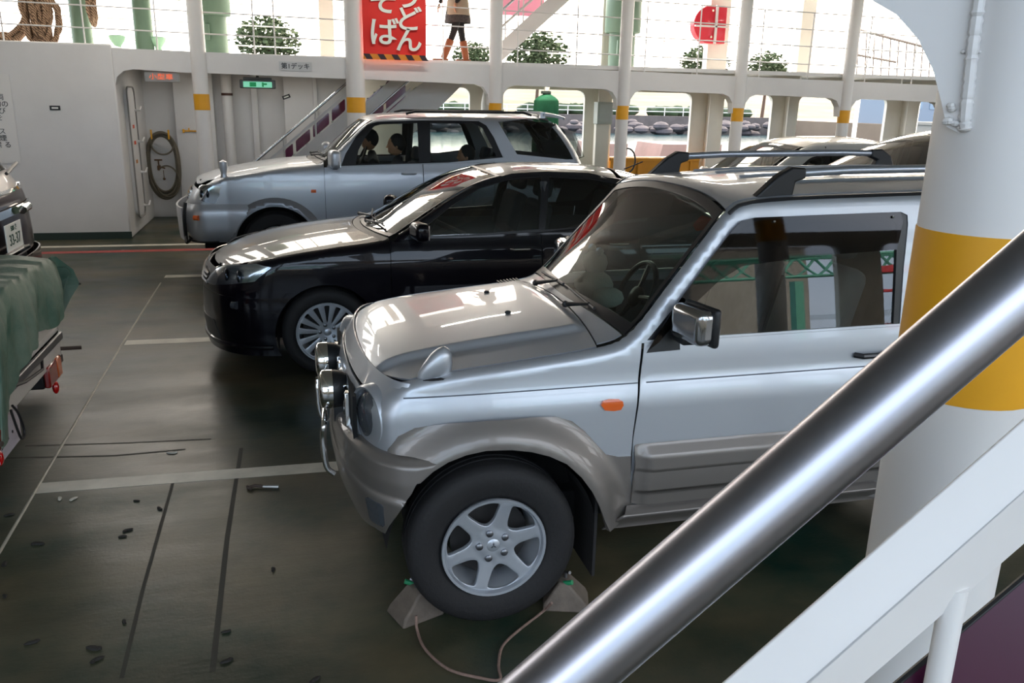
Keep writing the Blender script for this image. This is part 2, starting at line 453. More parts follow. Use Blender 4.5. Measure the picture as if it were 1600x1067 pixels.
for i, (ps, wd) in enumerate([(gz((270, 755), (222, 925), (190, 1060)), .016), (gz((377, 700), (355, 840), (332, 1050)), .022), (gz((40, 697), (200, 692), (330, 686)), .014), (gz((0, 716), (180, 712), (290, 702)), .018)]):
    struct('trim_%d' % (31+i), groove('g', ps, wd), grv)

# --- white casing (left), far beam, hull side
Yf = 12.8
wl = MB()
wl.bb((XA, Yf, 0), (-2.22, 15.2, 2.62))
struct('wall_left', wl, WHITE, bevel=.02)
struct('baseboard_left', MB().bb((XA, Yf-.012, 0), (-2.21, Yf, .10)), mat('base_green', '24352e', .5))
# beam of the upper walkway, sloping a little with the deck's sheer, with rounded haunches at the posts
POSTS = [-1.13, 1.0, 3.09, 5.17, 7.20, 9.22, 11.3, 13.4, 15.5, 17.6]
def ztop(x): return 2.56-.012*(x+1.2)
def beam_poly():
    top = [(x, ztop(x)) for x in np.linspace(-2.22, 20, 30)]
    bot = []
    x0 = -2.22
    bot += [(x0, 2.10), (-2.19, 2.2), (-2.1, 2.28), (-1.98, 2.305)]
    for p in POSTS:
        zb = ztop(p)-.28
        if p > 2.5: bot += [(p-.30, zb), (p-.19, zb-.04), (p-.12, zb-.14), (p-.1, zb-.3), (p+.1, zb-.3), (p+.12, zb-.14), (p+.19, zb-.04), (p+.30, zb)]
        else: bot += [(p-.2, zb), (p+.2, zb)]
    bot.append((20, ztop(20)-.28))
    return top[::-1]+bot
bm_ = MB(); pol = beam_poly(); bm_.prism([(x, z) for x, z in pol], .16, Matrix.Translation((0, Yf+.16, 0)) @ Matrix.Rotation(pi/2, 4, 'X'))
struct('trim_40', bm_, WHITE)
struct('trim_41', MB().bb((XA, Yf+.1, 2.50), (20, 15.75, 2.56)), WHITE)   # walkway plate
# stiffeners beneath the walkway
sb = MB()
for k in range(22): x = -1.6+k*1.0; sb.bb((x-.015, Yf+.16, 2.32), (x+.015, 15.5, 2.50))
struct('trim_42', sb, CREAM)
# outer hull side on the far side: frame with rounded openings
Yh = 15.55
def ropen(x0, x1, z0, z1, r=.16): return rnd([(x0, z0), (x1, z0), (x1, z1), (x0, z1)], [.02, .02, r, r], 6)
ops = [(2.2, 3.27), (3.9, 5.5), (6.05, 7.72), (8.42, 9.5), (10.1, 12.2), (13.0, 14.6), (15.4, 17.2)]
hull_out = [(1.25, 0), (20, 0), (20, 2.5), (1.25, 2.5)]
panel('wall_far', hull_out, lambda x, z: (x, Yh, z), CREAM, step=.5, holes=[ropen(a, b, 1.0, 2.22) for a, b in ops], thick=.08, outv=(0, -1, 0), smooth=False, kind='structure')
fr = MB()
for a, b in zip(ops, ops[1:]):
    c = (a[1]+b[0])/2; h = (b[0]-a[1])/2
    fr.bb((c-.02, Yh-.24, 0), (c+.02, Yh, 2.5)); fr.bb((c-.09, Yh-.26, 0), (c+.09, Yh-.23, 2.5))
struct('trim_43', fr, CREAM)
struct('wall_back', MB().bb((-2.6, 15.1, 0), (-1.7, 15.35, 2.5)).bb((-2.22, 15.2, 0), (1.25, 15.3, 2.5)).bb((-1.75, 14.95, 0), (-1.14, 15.2, 2.5)).bb((-.55, 15.08, 0), (-.45, 15.2, 2.5)).bb((-.02, 14.9, 0), (1.25, 15.2, 2.5)).bb((.45, 14.82, 0), (.52, 14.9, 2.5)), WHITE, bevel=.008)
struct('trim_44', MB().tube([(-.92, 14.95, 0), (-.92, 14.95, 2.5)], .085, 16), WHITE, smooth=True)
struct('trim_45', MB().tube([(-.92, 14.95, 1.99), (-.92, 14.95, 2.03)], .09, 16), mat('brown_clamp', '4b3028', .6), smooth=True)
# yellow bulwark on the far side, seen through the openings
for a, b in [(6.0, 7.75), (8.4, 9.5)]:
    pass
oy = MB().bb((5.95, Yh-.35, .1), (7.8, Yh-.27, 1.0)).bb((5.95, Yh-.37, .94), (7.8, Yh-.25, 1.0)).bb((6.5, Yh-.37, .1), (6.54, Yh-.3, .96)).bb((7.1, Yh-.37, .1), (7.14, Yh-.3, .96)).bb((7.6, Yh-.37, .1), (7.64, Yh-.3, .96))
tag(oy.build('storage_locker', mat('orange_yellow_paint', 'e39a1c', .5, var=.1), bevel=.004), 'low orange-yellow steel bulwark locker below the wide opening in the far hull side', 'locker')

# posts with a yellow band
def post(x, y, label, r=.098, zt=4.45, z0=1.79, z1=2.02, rl=True, name='deck_post'):
    t = thing(name, label, 'post', (x, y, 0), group=None)
    MB().tube([(0, 0, 0), (0, 0, z0)], r, 28).tube([(0, 0, z1), (0, 0, zt)], r, 28).build('post_shaft', WHITE, t, smooth=True)
    o = MB().tube([(0, 0, z0), (0, 0, z1)], r+.0012, 28).build('yellow_band', YELLOW, t, smooth=True); o['label'] = 'yellow painted band'
    return t
lbl = ['round white post with yellow band standing behind the farther silver four-wheel drive\'s hood', 'stout white post with yellow band between the inner stairway and the red banner',
       'white post with yellow band rising behind the roof of the farther silver four-wheel drive', 'white post with yellow band in front of the orange-yellow bulwark',
       'white post with yellow band just right of the red liferaft canister', 'white post with yellow band behind the white car\'s roof and beside the blue drums', 'far white post in the row, behind the dark van', 'white post of the far row beyond the tall dark van', 'second white post of the far row beyond the tall dark van', 'last white post of the far row']
for x, l in zip(POSTS[:8], lbl):
    post(x, Yf+.02, l, r=.105 if x < 0 else (.135 if x < 2 else .098), z0=1.75 if x > 2 else 1.785, z1=1.96 if x > 2 else 2.0)
npost = post(.945, .955, 'big white post with broad yellow band at the right, beside the steel handrail', r=.093, z0=1.578, z1=1.813, name='deck_post')

# tube lamps: one seen under the walkway, the others added to brighten the wall
def tube_lamp(x, y, z, e, label, w_=1.1, group=None):
    t = thing('deck_or_fill_lamp', label, 'lamp', (x, y, z), group=group)
    MB().bb((-w_/2, -.07, .03), (w_/2, .07, .09)).build('lamp_housing', CREAM, t, bevel=.01)
    MB().tube([(-w_/2+.04, 0, .01), (w_/2-.04, 0, .01)], .018, 10).build('lamp_tube', mat('tube_glow', 'fff4e2', .4, emit=2), t)
    l = bpy.data.lights.new('tube_light', 'AREA'); l.shape = 'RECTANGLE'; l.size = w_; l.size_y = .06; l.energy = e; l.color = (1, .93, .84)
    lo = bpy.data.objects.new('tube_light', l); COL.objects.link(lo); lo.parent = t; lo.location = (0, 0, -.02)
for i, (x, l) in enumerate([(-1.25, 'added tube lamp beneath the walkway inside the hose recess'), (.1, 'added tube lamp beneath the walkway over the foot of the inner stairway'), (4.3, 'added tube lamp beneath the walkway near the green canvas cover'), (8.2, 'tube lamp beneath the walkway behind the post by the red canister'), (12.2, 'added tube lamp beneath the walkway at the far right')]):
    tube_lamp(x, 14.3 if x > 3 else 13.9, 2.23 if 8 < x < 9 else 2.36, 5, l)  # only the lamp by the red canister is real, the others are added
for i, (x, l) in enumerate([(-6, 'added deckhead tube lamp over the left end of the deck'), (-2, 'added deckhead tube lamp before the white casing'), (2, 'added deckhead tube lamp over the farther four-wheel drive'), (6, 'added deckhead tube lamp over the white car'), (10, 'added deckhead tube lamp over the right end of the deck')]):
    tube_lamp(x, 11.4, 4.1, 26, l, 1.4)  # all five are added, unseen fill lamps washing the casing and beam
# ================================================================== vehicles
# local frame of every car: x from the front axle towards the tail, y across (near side negative), z up
def sgn(a): return -1 if a < 0 else 1
class Car:
    def __init__(s, name, label, org, Wz, zc, ze, x0, x1, L=.2, n=2.5, L1=.2, n1=2.6, r=.045, ph=2.2, cat='car', taper=(0, 0), rz=0):
        s.org = org; s.t = thing(name, label, cat, (org[0], org[1], 0), rz); s.Wz = pchip(Wz); s.zc = pchip(zc); s.ze = pchip(ze)
        s.x0 = pchip(x0); s.x1 = pchip(x1); s.L, s.n, s.L1, s.n1, s.r, s.ph = L, n, L1, n1, r, ph; s.step_ = None; s.taper = taper; s.o3 = (org[0], org[1], 0)
        s.flare = None
    def plan(s, x, z):
        t = (x-s.x0(z))/s.L; q = 1.0
        if t < 1: q = (1-(1-max(t, 0))**s.n)**(1/s.n)
        t = (s.x1(z)-x)/s.L1
        if t < 1: q = min(q, (1-(1-max(t, 0))**s.n1)**(1/s.n1))
        return q
    def Wb(s, x, z):
        w_ = s.Wz(z)
        if x < .1: w_ -= s.taper[0]*min(1, (.1-x)/.6)**2
        if x > 1.8: w_ -= s.taper[1]*min(1, (x-1.8)/1.6)**2
        return w_*s.plan(x, z)
    def W(s, x, z):
        w_ = s.Wb(x, z); t = s.ze(x)-z; r = s.r
        if t < r: t = max(t, 0); w_ -= r-sqrt(max(0, r*r-(r-t)**2))
        if s.flare: w_ += s.flare(x, z)
        return w_
    def ye(s, x): return max(.05, s.Wb(x, s.ze(x))-s.r)
    def top(s, x, y):
        e = s.ye(x); a = min(1.0, abs(y)/e); c_ = s.zc(x); h_ = c_-(c_-s.ze(x))*a**s.ph
        if s.step_: h_ += s.step_(x, y)
        return (x, y, h_)
    def side(s, sg, out=0.0): return lambda x, z: (x, sg*(s.W(x, z)+out), z)
    def topo(s, out): return lambda x, y: (x, y, s.top(x, y)[2]+out)
    def nose(s, out=0.0, rear=False):
        """u in -1..1 round the front (or rear) corner, beyond that along the side (metres)"""
        def f(u, z):
            L, n_ = (s.L1, s.n1) if rear else (s.L, s.n)
            X = s.x1(z) if rear else s.x0(z); d = -1 if rear else 1
            a = min(abs(u), 1)*pi/2; cx = L*(1-max(0, cos(a))**(2/n_)) if True else 0; yy = max(0, sin(a))**(2/n_)
            x = X+d*cx
            if abs(u) > 1: x += d*(abs(u)-1)
            Wm = s.Wz(z)
            if not rear and x < .1: Wm -= s.taper[0]*min(1, (.1-x)/.6)**2
            if rear and x > 1.8: Wm -= s.taper[1]*min(1, (x-1.8)/1.6)**2
            y = Wm*yy
            # offset outward
            if out:
                nx, ny = -d*cos(a), sin(a); x += nx*out; y += ny*out
            return (x, sgn(u)*y, z)
        return f
    def edgex(s, z, fr, rear=False):
        return (s.x1(z)-s.L1*fr) if rear else (s.x0(z)+s.L*fr)
    def extra(s, xa, xb, st=.05):
        g = []; x = xa
        while x < xb:
            for t in (.012, .06, .16, .32, .55, .85, 1.3): g.append((x, s.ze(x)-s.r*t))
            x += st
        return g
def region(xa, xb, low, up, st=.03, xs=()):
    xx = sorted(set([xa, xb]+[xa+(xb-xa)*i/max(1, int((xb-xa)/st)) for i in range(int((xb-xa)/st)+1)]+[x for x in xs if xa < x < xb]))
    return [(x, low(x)) for x in xx]+[(x, up(x)) for x in reversed(xx)]
def arch(sill, hubs, hz, R):
    def f(x):
        z = sill
        for h in hubs:
            d = abs(x-h)
            if d < R: z = max(z, hz+sqrt(R*R-d*d))
        return z
    return f
def wheel(parent, x, y, R, rimR, wd, style, sg, tyre_w=None):
    """sg=-1: outer face towards -y"""
    t = bpy.data.objects.new('wheel', None); COL.objects.link(t); t.parent = parent; t.location = (x, y, R)
    t.rotation_euler = (pi/2 if sg < 0 else -pi/2, 0, 0)     # local z -> outward
    h = wd/2; rs = rimR
    prof = [(rs-.012, h*.55), (rs+.004, h*.80), (rs+.02, h*.93), (R-.055, h*1.02), (R-.025, h*.97), (R-.006, h*.80), (R, h*.6), (R, h*.22), (R-.008, h*.2), (R-.008, h*.14), (R, h*.12), (R, -h*.12), (R-.008, -h*.14), (R-.008, -h*.2), (R, -h*.22), (R, -h*.6), (R-.006, -h*.80), (R-.03, -h*.97), (rs+.02, -h*.93), (rs, -h*.7)]
    MB().lathe([(a, b-h) for a, b in prof], 56, closed=True).build('tyre', RUBBER, t, smooth=True, auto=35)
    lip = [(rs+.006, -.004), (rs+.004, .004), (rs-.006, .003), (rs-.012, -.012), (rs-.022, -.05), (rs-.035, -wd*.9), (rs-.025, -wd*.95), (rs-.004, -.012)]
    MB().lathe(lip, 56, closed=True).build('rim', ALLOY, t, smooth=True, auto=35)
    MB().lathe([(.001, -.10), (rs-.045, -.10), (rs-.045, -.11), (.001, -.11)], 32).build('brake_disc', mat('brake_iron', '3c3a39', .6, .5), t)
    R1 = rs-.010
    def dish(u, v):
        r = math.hypot(u, v); return (u, v, (-.006-.030*(1-min(1, r/R1))**1.2) if style != 'six' else (-.012-.022*max(0, 1-r/R1)+(.008 if r < .055 else 0)))
    circ = [(R1*cos(a), R1*sin(a)) for a in np.linspace(0, 2*pi, 72, endpoint=False)]
    holes = []
    nsp = 6 if style == 'six' else 15 if style == 'fan' else 5
    for k in range(nsp):
        a0 = 2*pi*(k+.5)/nsp+(.25 if style == 'six' else .1)
        if style == 'six':
            pp = [(.083, 0), (.105, .26), (.158, .37), (R1-.012, .38), (R1-.006, .2), (R1-.005, 0), (R1-.006, -.2), (R1-.012, -.38), (.158, -.37), (.105, -.26)]
        elif style == 'fan':
            pp = [(.072, .0), (.078, .055), (R1-.012, .085), (R1-.008, 0), (R1-.012, -.085), (.078, -.055)]
            if k % 1 == 0: pp = [(.075, -.05), (.075, .05), (R1-.01, .10), (R1-.007, 0), (R1-.01, -.10)]
        else:
            pp = [(.085, -.2), (.085, .2), (R1-.03, .40), (R1-.02, 0), (R1-.03, -.40)]
        pts = [(r*cos(a0+d), r*sin(a0+d)) for r, d in pp]
        holes.append(rnd(pts, .008 if style == 'fan' else .015, 3))
    sp = panel('spokes', circ, dish, ALLOY, t, step=.018, holes=holes, thick=.022, outv=(0, 0, 1), solid=True)
    b = sp.modifiers.new('b', 'BEVEL'); b.width = .003; b.segments = 2; b.limit_method = 'ANGLE'; b.angle_limit = radians(50)
    MB().lathe([(.001, .004), (.022, .003), (.028, -.002), (.029, -.03)], 28, Matrix.Translation((0, 0, -.022 if style == 'six' else -.028))).build('centre_cap', ALLOY, t, smooth=True)
    for k in range(5):
        a = 2*pi*k/5+.6
        MB().lathe([(.001, .006), (.009, .006), (.014, .002), (.0145, -.02)], 12, Matrix.Translation((.055*cos(a), .055*sin(a), -.018 if style == 'six' else -.028))).build('lug_nut', mat('lug_steel', '77797d', .3, .9), t, smooth=True)
    if style == 'six':
        em = MB()
        for k in range(3):
            a = pi/2+2*pi*k/3; em.prism([(0, 0), (.006*cos(a-.5)*1.0, .006*sin(a-.5)), (.014*cos(a), .014*sin(a)), (.006*cos(a+.5), .006*sin(a+.5))], .0015, Matrix.Translation((0, 0, -.017)))
        em.build('cap_emblem', mat('lug_steel', '77797d', .3, .9), t)
    return t
def seat(parent, x, y, z, h=.62, m=SEATM):
    t = bpy.data.objects.new('seat', None); COL.objects.link(t); t.parent = parent; t.location = (x, y, z)
    MB().bb((-.25, -.24, 0), (.25, .24, .16)).build('seat_cushion', m, t, bevel=.05, seg=3)
    MB().box((.30, 0, .40), (.13, .46, h), R=Matrix.Rotation(.25, 4, 'Y')).build('seat_back', m, t, bevel=.05, seg=3)
    MB().box((.40, 0, .40+h/2+.10), (.10, .27, .17), R=Matrix.Rotation(.2, 4, 'Y')).build('headrest', m, t, bevel=.04, seg=3)
    return t
def steering(parent, x, y, z):
    M = Matrix.Translation((x, y, z)) @ Matrix.Rotation(radians(-65), 4, 'Y')
    m = MB(); m.tube([(.18*cos(a), .18*sin(a), 0) for a in np.linspace(0, 2*pi, 32, endpoint=False)], .014, 8, closed=True, M=M)
    m.ball((0, 0, -.01), .06, 12, (1, 1, .5), M=M)
    for a in (0, pi*.9, pi*1.55): m.tube([(0, 0, -.01), (.18*cos(a), .18*sin(a), 0)], .012, 6, M=M)
    m.tube([(0, 0, 0), (0, 0, -.35)], .025, 8, M=M); return m.build('steering_wheel', BLACK, parent, smooth=True)
def wiper(parent, c, pts, out=.02):
    m = MB(); P = [Vector(c.topo(out)(*p)) for p in pts]
    m.tube([P[0], P[1]], [.011, .006], 8).tube(P[2:], .006, 6); m.ball(P[0], .016, 8)
    return m.build('wiper', BLACK, parent, smooth=True)

# ------------------------------------------------------------------ the nearest car: small silver two-door four-wheel drive
PJ = Car('small_four_wheel_drive', 'nearest vehicle, small silver two-door four-wheel drive with bronze-grey wheel flares and roof rails', (.686, 3.49),
         Wz=[(.30, .665), (.42, .69), (.60, .705), (.86, .703), (.925, .690), (.955, .680), (1.05, .672), (1.13, .660), (1.35, .630), (1.58, .590), (1.70, .56)],
         zc=[(-.52, .80), (-.505, .88), (-.48, .935), (-.43, .985), (-.36, 1.015), (-.2, 1.045), (.1, 1.085), (.38, 1.115), (.45, 1.125), (.50, 1.16), (.62, 1.285), (.80, 1.455), (.93, 1.578), (1.0, 1.636), (1.1, 1.660), (1.6, 1.69), (2.3, 1.70), (2.55, 1.685), (2.66, 1.60), (2.72, 1.3), (2.75, 1.0), (2.78, .4)],
         ze=[(-.52, .78), (-.50, .85), (-.47, .895), (-.42, .94), (-.34, .982), (-.2, 1.012), (.1, 1.045), (.40, 1.078), (.50, 1.098), (.545, 1.125), (.70, 1.30), (.86, 1.485), (.955, 1.590), (1.0, 1.618), (1.08, 1.632), (1.5, 1.648), (2.3, 1.66), (2.5, 1.65), (2.62, 1.58), (2.70, 1.3), (2.75, 1.0), (2.78, .4)],
         x0=[(.3, -.47), (.6, -.50), (.85, -.515), (1.0, -.44), (1.1, -.1)], x1=[(.3, 2.70), (.6, 2.78), (1.0, 2.76), (1.3, 2.72), (1.6, 2.62), (1.7, 2.5)], L=.17, n=2.3, L1=.15, n1=3, r=.04, ph=2.5, taper=(.03, .02))
pj = PJ.t; PO = PJ.o3; HZ = .334
def pstep(x, y):
    if x > .44: return 0
    t = max(0, min(1, (.47-abs(y))/.04)); t = t*t*(3-2*t); f = max(0, min(1, (x+.50)/.12))*max(0, min(1, (.44-x)/.05)); return .022*t*f
PJ.step_ = pstep
psN = PJ.side(-1)
def PX(pts, g=(.5, .8), out=0.0): return invs(PJ.side(-1, out), pts, g, PO)
def PT(pts, g=(.5, 0), out=0.0): return invs(PJ.topo(out), pts, g, PO)
# side glass line measured on the near side
sillz = lambda x: .405
door_x = PX([(1007, 548)], (.56, 1.09))[0][0]; DX0 = door_x; DX1 = 1.80
belt = lambda x: 1.098+.010*(x-.5)
hood_end = lambda y: .405+.05*(1-(y/.66)**2)*-1+.045
# fender upper panel (bluish silver), above flare
fl_up = PX([(597, 722), (606, 700), (622, 681), (648, 668), (700, 659), (760, 653), (830, 649), (868, 650), (893, 657), (912, 672), (932, 694), (946, 709), (966, 713), (985, 712)], (-.4, .75))
def curve_low(x, C=fl_up):
    if x <= C[0][0]: return C[0][1]
    for a, b in zip(C, C[1:]):
        if a[0] <= x <= b[0]: return a[1]+(b[1]-a[1])*(x-a[0])/max(1e-6, b[0]-a[0])
    return C[-1][1]
FX = lambda z: PJ.edgex(z, .55)
DXb = PX([(986, 740)], (.54, .67))[0][0]; DXf = lambda z: DXb+(DX0-DXb)*max(0, min(1, (z-.72)/.38))
fend = [(x, z-.012) for x, z in fl_up if x > FX(z)+.005 and x < DXb-.01]
fend = [(FX(fend[0][1]-.03), fend[0][1]-.03)]+fend+[(DXb-.006, fend[-1][1]), (DXf(.75)-.006, .75), (DX0-.006, PJ.ze(DX0-.006)-.0005)]
xx = DX0-.03
while xx > -.38: fend.append((xx, PJ.ze(xx)-.0005)); xx -= .03
zz = .95
while zz > fend[0][1]+.03: fend.append((FX(zz), zz)); zz -= .03
for sg in (-1, 1):
    panel('front_fender', fend, PJ.side(sg), SILVER, pj, step=.03, extra=PJ.extra(-.42, DX0, .03), outv=(0, sg, 0))
# hood
hx = []
ys = np.linspace(-1, 1, 25)
def hoodfront(y): return PJ.x0(.93)+.055+.10*(abs(y)/.62)**3
front = [(PJ.edgex(.9, 0)+.035+.10*abs(t)**3.2, t*.60) for t in ys]
H1 = []
xr = .43
def hrear(y): return .455-.035*(abs(y)/.6)**2
hood = [(x, y) for x, y in [(-.455+.12*abs(t)**3.0, t*min(PJ.ye(-.36), .60)*.985) for t in ys]]
rs_ = []; x = -.30
while x < .40: rs_.append((x, PJ.ye(x)-.006)); x += .04
hood = hood+rs_+[(hrear(y), y) for y in np.linspace(PJ.ye(.41)-.006, -(PJ.ye(.41)-.006), 21)]+[(x, -y) for x, y in reversed(rs_)]
o = panel('hood', hood, PJ.top, SILVER, pj, step=.03, outv=(0, 0, 1), thick=.008, extra=[(x, s*yy) for x in np.arange(-.42, .42, .03) for yy in (.425, .435, .445, .455, .465, .475) for s in (-1, 1)])
# fender tops beside hood front + rounded nose lip above lamps
nose = PJ.nose()
# cowl
cowl = [(hrear(y)+.006, y) for y in np.linspace(-.60, .60, 21)]+[(.50+.045*(abs(y)/.6)**2-.02, y) for y in np.linspace(.60, -.60, 21)]
cw = panel('cowl', cowl, PJ.top, SILVER, pj, step=.03, outv=(0, 0, 1))
vm = MB()
for i in range(9):
    y = .36+.022*i-.1; p = PJ.top(.425, y); 
for i in range(7):
    x = .30+.016*i
    a_, b_ = PJ.top(x, .26), PJ.top(x, .50); vm.box(((a_[0]), .38, (a_[2]+b_[2])/2+.004), (.008, .24, .006))
vm.build('cowl_vent', BLACK, cw)
# windscreen from the photograph's outline
wsn = PT([(975, 524)], (.55, -.6))[0]; wsf = PT([(850, 421)], (.55, .6))[0]; wtn = PT([(1133, 326)], (.97, -.5))[0]; wtf = PT([(1000, 286)], (1.0, .5))[0]
bl_ = lambda y: .478+.052*(abs(y)/.6)**2; tl_ = lambda y: .985-.035*(abs(y)/.5)**2.5
wso = [(bl_(y), y) for y in np.linspace(-.615, .615, 17)]+[(tl_(y), y) for y in np.linspace(.545, -.545, 15)]
ws = panel('windshield', wso, PJ.topo(.0), GLASS, pj, step=.05, thick=0, outv=(-1, 0, 1))
inn = [(bl_(y)+.035, y*.965) for y in np.linspace(-.615, .615, 17)]+[(tl_(y)-.03, y*.962) for y in np.linspace(.545, -.545, 15)]
panel('windshield_seal', wso, PJ.topo(.004), SATIN, pj, step=.04, holes=[inn], thick=.006, outv=(-1, 0, 1))
st_ = panel('window_sticker', rnd(invs(PJ.topo(-.004), [(1082, 352), (1096, 336), (1112, 341), (1104, 358), (1088, 361)], (.9, -.4), PO), .012), PJ.topo(-.004), mat('orange_sticker', 'd0502c', .5), ws, step=.03, thick=.001)
# roof
rf = [(tl_(y)+.012, y) for y in np.linspace(-.545, .545, 15)]
x = 1.02
rr_ = []
while x < 2.55: rr_.append((x, PJ.ye(x)-.004)); x += .06
rf = rf+rr_+[(2.60-.02*(y/.5)**2, y) for y in np.linspace(.50, -.50, 13)]+[(x, -y) for x, y in reversed(rr_)]
panel('roof', rf, PJ.top, SILVER, pj, step=.05, outv=(0, 0, 1), thick=.008)
for k in range(4):
    y = -.33+.22*k; m = MB(); m.tube([PJ.topo(.003)(x, y) for x in np.arange(1.25, 2.45, .1)], .007, 6); m.build('roof_rib', SILVER, pj, smooth=True)
# drip rails
for s in (-1, 1):
    m = MB(); pts = [(x, s*(PJ.W(x, PJ.ze(x)-.012)+.004), PJ.ze(x)-.010) for x in list(np.arange(.95, 1.02, .02))+list(np.arange(1.05, 2.6, .08))]
    m.tube(pts, .008, 6); m.build('drip_rail', SATIN, pj, smooth=True)
# greenhouse side: pillars with door glass
wf = PX([(1011, 551), (1062, 470), (1105, 412), (1145, 360), (1160, 345), (1180, 340), (1300, 335), (1408, 331), (1418, 336), (1419, 350), (1412, 420), (1406, 515), (1270, 529), (1136, 541)], (.6, 1.1))
DLO = wf
gh = [(DX0-.006, belt(DX0))]
ghb = [(x, belt(x)-.001) for x in np.arange(.545, 2.70, .06)]
ght = []
x = 2.64
while x > .56: ght.append((x, PJ.ze(x)-.0005)); x -= .03
ghp = [(.53, PJ.ze(.53)-.02)]+[(x, z) for x, z in ghb if x > .56]+[(2.69, belt(2.7))]+[(2.67, 1.45)]+ght+[(.548, PJ.ze(.548)-.004)]
q2 = rnd([(1.98, 1.17), (2.50, 1.19), (2.44, 1.56), (1.98, 1.56)], .05)
DLc = [(x, max(z, belt(x)+.0)) for x, z in DLO]
xs = [p[0] for p in DLO]
ghd = [(x, z) if z > belt(x)+.008 else (x, belt(x)+.008) for x, z in DLO]
for sg in (-1, 1):
    panel('cab_pillars', ghp, PJ.side(sg), SILVER, pj, step=.035, holes=[ghd, q2], extra=PJ.extra(.56, 2.64, .035), outv=(0, sg, 0), thick=.01)
    # black window frame
    cx = sum(p[0] for p in ghd)/len(ghd); cz = sum(p[1] for p in ghd)/len(ghd)
    ing = PX([(1064, 532), (1062, 480), (1110, 420), (1155, 366), (1170, 353), (1395, 343), (1403, 352), (1397, 510), (1300, 520), (1140, 536)], (.7, 1.1)) if sg < 0 else ing_n
    ing_n = ing
    fr_ = panel('window_frame', ghd, PJ.side(sg, -.004), SATIN, pj, step=.04, holes=[ing], thick=.012, outv=(0, sg, 0))
    panel('door_window', ing, PJ.side(sg, -.012), GLASS, pj, step=.05, thick=0, outv=(0, sg, 0))
    panel('quarter_window', q2, PJ.side(sg, -.004), TINT, pj, step=.05, thick=0, outv=(0, sg, 0))
    vz = PX([(1012, 549), (1062, 470), (1105, 412), (1145, 360), (1160, 345), (1180, 340), (1300, 335), (1408, 331), (1412, 345), (1402, 390), (1300, 398), (1200, 410), (1160, 416), (1125, 438), (1095, 466), (1060, 500), (1030, 535)], (.6, 1.1), .02) if sg < 0 else vz_n
    vz_n = vz
    panel('rain_visor', vz, PJ.side(sg, .018), VISOR, pj, step=.035, thick=.003, outv=(0, sg, 0))
    mv = MB()
    for p in PX([(1205, 345), (1390, 338)], (1.2, 1.5)): P_ = PJ.side(sg, .022)(*p); mv.ball(P_, .006, 8)
    mv.build('visor_clip', CHROME, pj)
# lower door with hidden crease, quarter panel
mold_z0, mold_z1 = .455, .685
for sg in (-1, 1):
    dr_ = panel('door', [(DXb, .41), (DX1, .41), (DX1, belt(DX1)-.002), (DX0, belt(DX0)-.002), (DXb, .72)], PJ.side(sg), SILVER, pj, step=.035, outv=(0, sg, 0))
    # dark groove line along the shoulder
    m = MB(); m.tube([PJ.side(sg, .0)(x, .944+.004*(x-.5)) for x in np.arange(-.33, DX0-.01, .05)], .003, 6).tube([PJ.side(sg, .0)(x, .944+.004*(x-.5)) for x in np.arange(DX0+.01, DX1, .05)], .003, 6); m.build('shoulder_line', mat('line_grey', '5c6068', .5), pj)
    m = MB(); hx_ = 1.60
    m.bb((hx_-.08, -.004, -.03), (hx_+.08, .004, .03)); 
    dh = MB().tube([(hx_-.07, sg*(PJ.W(hx_, 1.0)+.004), 1.0), (hx_-.05, sg*(PJ.W(hx_, 1.0)+.03), 1.0), (hx_+.05, sg*(PJ.W(hx_, 1.0)+.03), 1.0), (hx_+.07, sg*(PJ.W(hx_, 1.0)+.004), 1.0)], .012, 8).build('door_handle', SATIN, dr_, smooth=True)
    # side cladding with step ribs
    def clad(x, z, sg=sg):
        o_ = .0
        if z > .655: o_ = .03*max(0, (.70-z)/.045)
        elif z > .60: o_ = .055
        elif z > .59: o_ = .055-.02*(.60-z)/.01
        elif z > .545: o_ = .034
        elif z > .535: o_ = .034-.008
        elif z > .50: o_ = .034
        elif z > .49: o_ = .026
        else: o_ = .034
        o_ = o_ if x > DXb+.055 else o_*max(.35, (x-DXb)/.055)
        return (x, sg*(PJ.W(x, z)+o_+.003), z)
    panel('side_cladding', rnd([(DXb+.006, .445), (DX1-.01, .445), (DX1-.01, .70), (DXb+.006, .70)], .012), clad, SILVER2, pj, step=.03, vs=.0125, thick=.01, outv=(0, sg, 0))
    def sillf(u, z, sg=sg): return (u, sg*(PJ.Wz(.42)+.02+.045*max(0, min(1, (z-.36)/.05))*(1 if z < .415 else max(0, (.44-z)/.025))), z)
    panel('sill', [(DX0-.15, .345), (1.86, .345), (1.86, .44), (DX0-.05, .44)], sillf, SILVER2, pj, step=.03, vs=.012, thick=.01, outv=(0, sg, 0))
    RH2 = arch(.42, [2.2], HZ, .43)
    panel('quarter_panel', region(DX1+.006, 2.66, RH2, lambda x: belt(x)-.002, xs=(1.77, 2.63)), PJ.side(sg), SILVER, pj, step=.04, outv=(0, sg, 0))
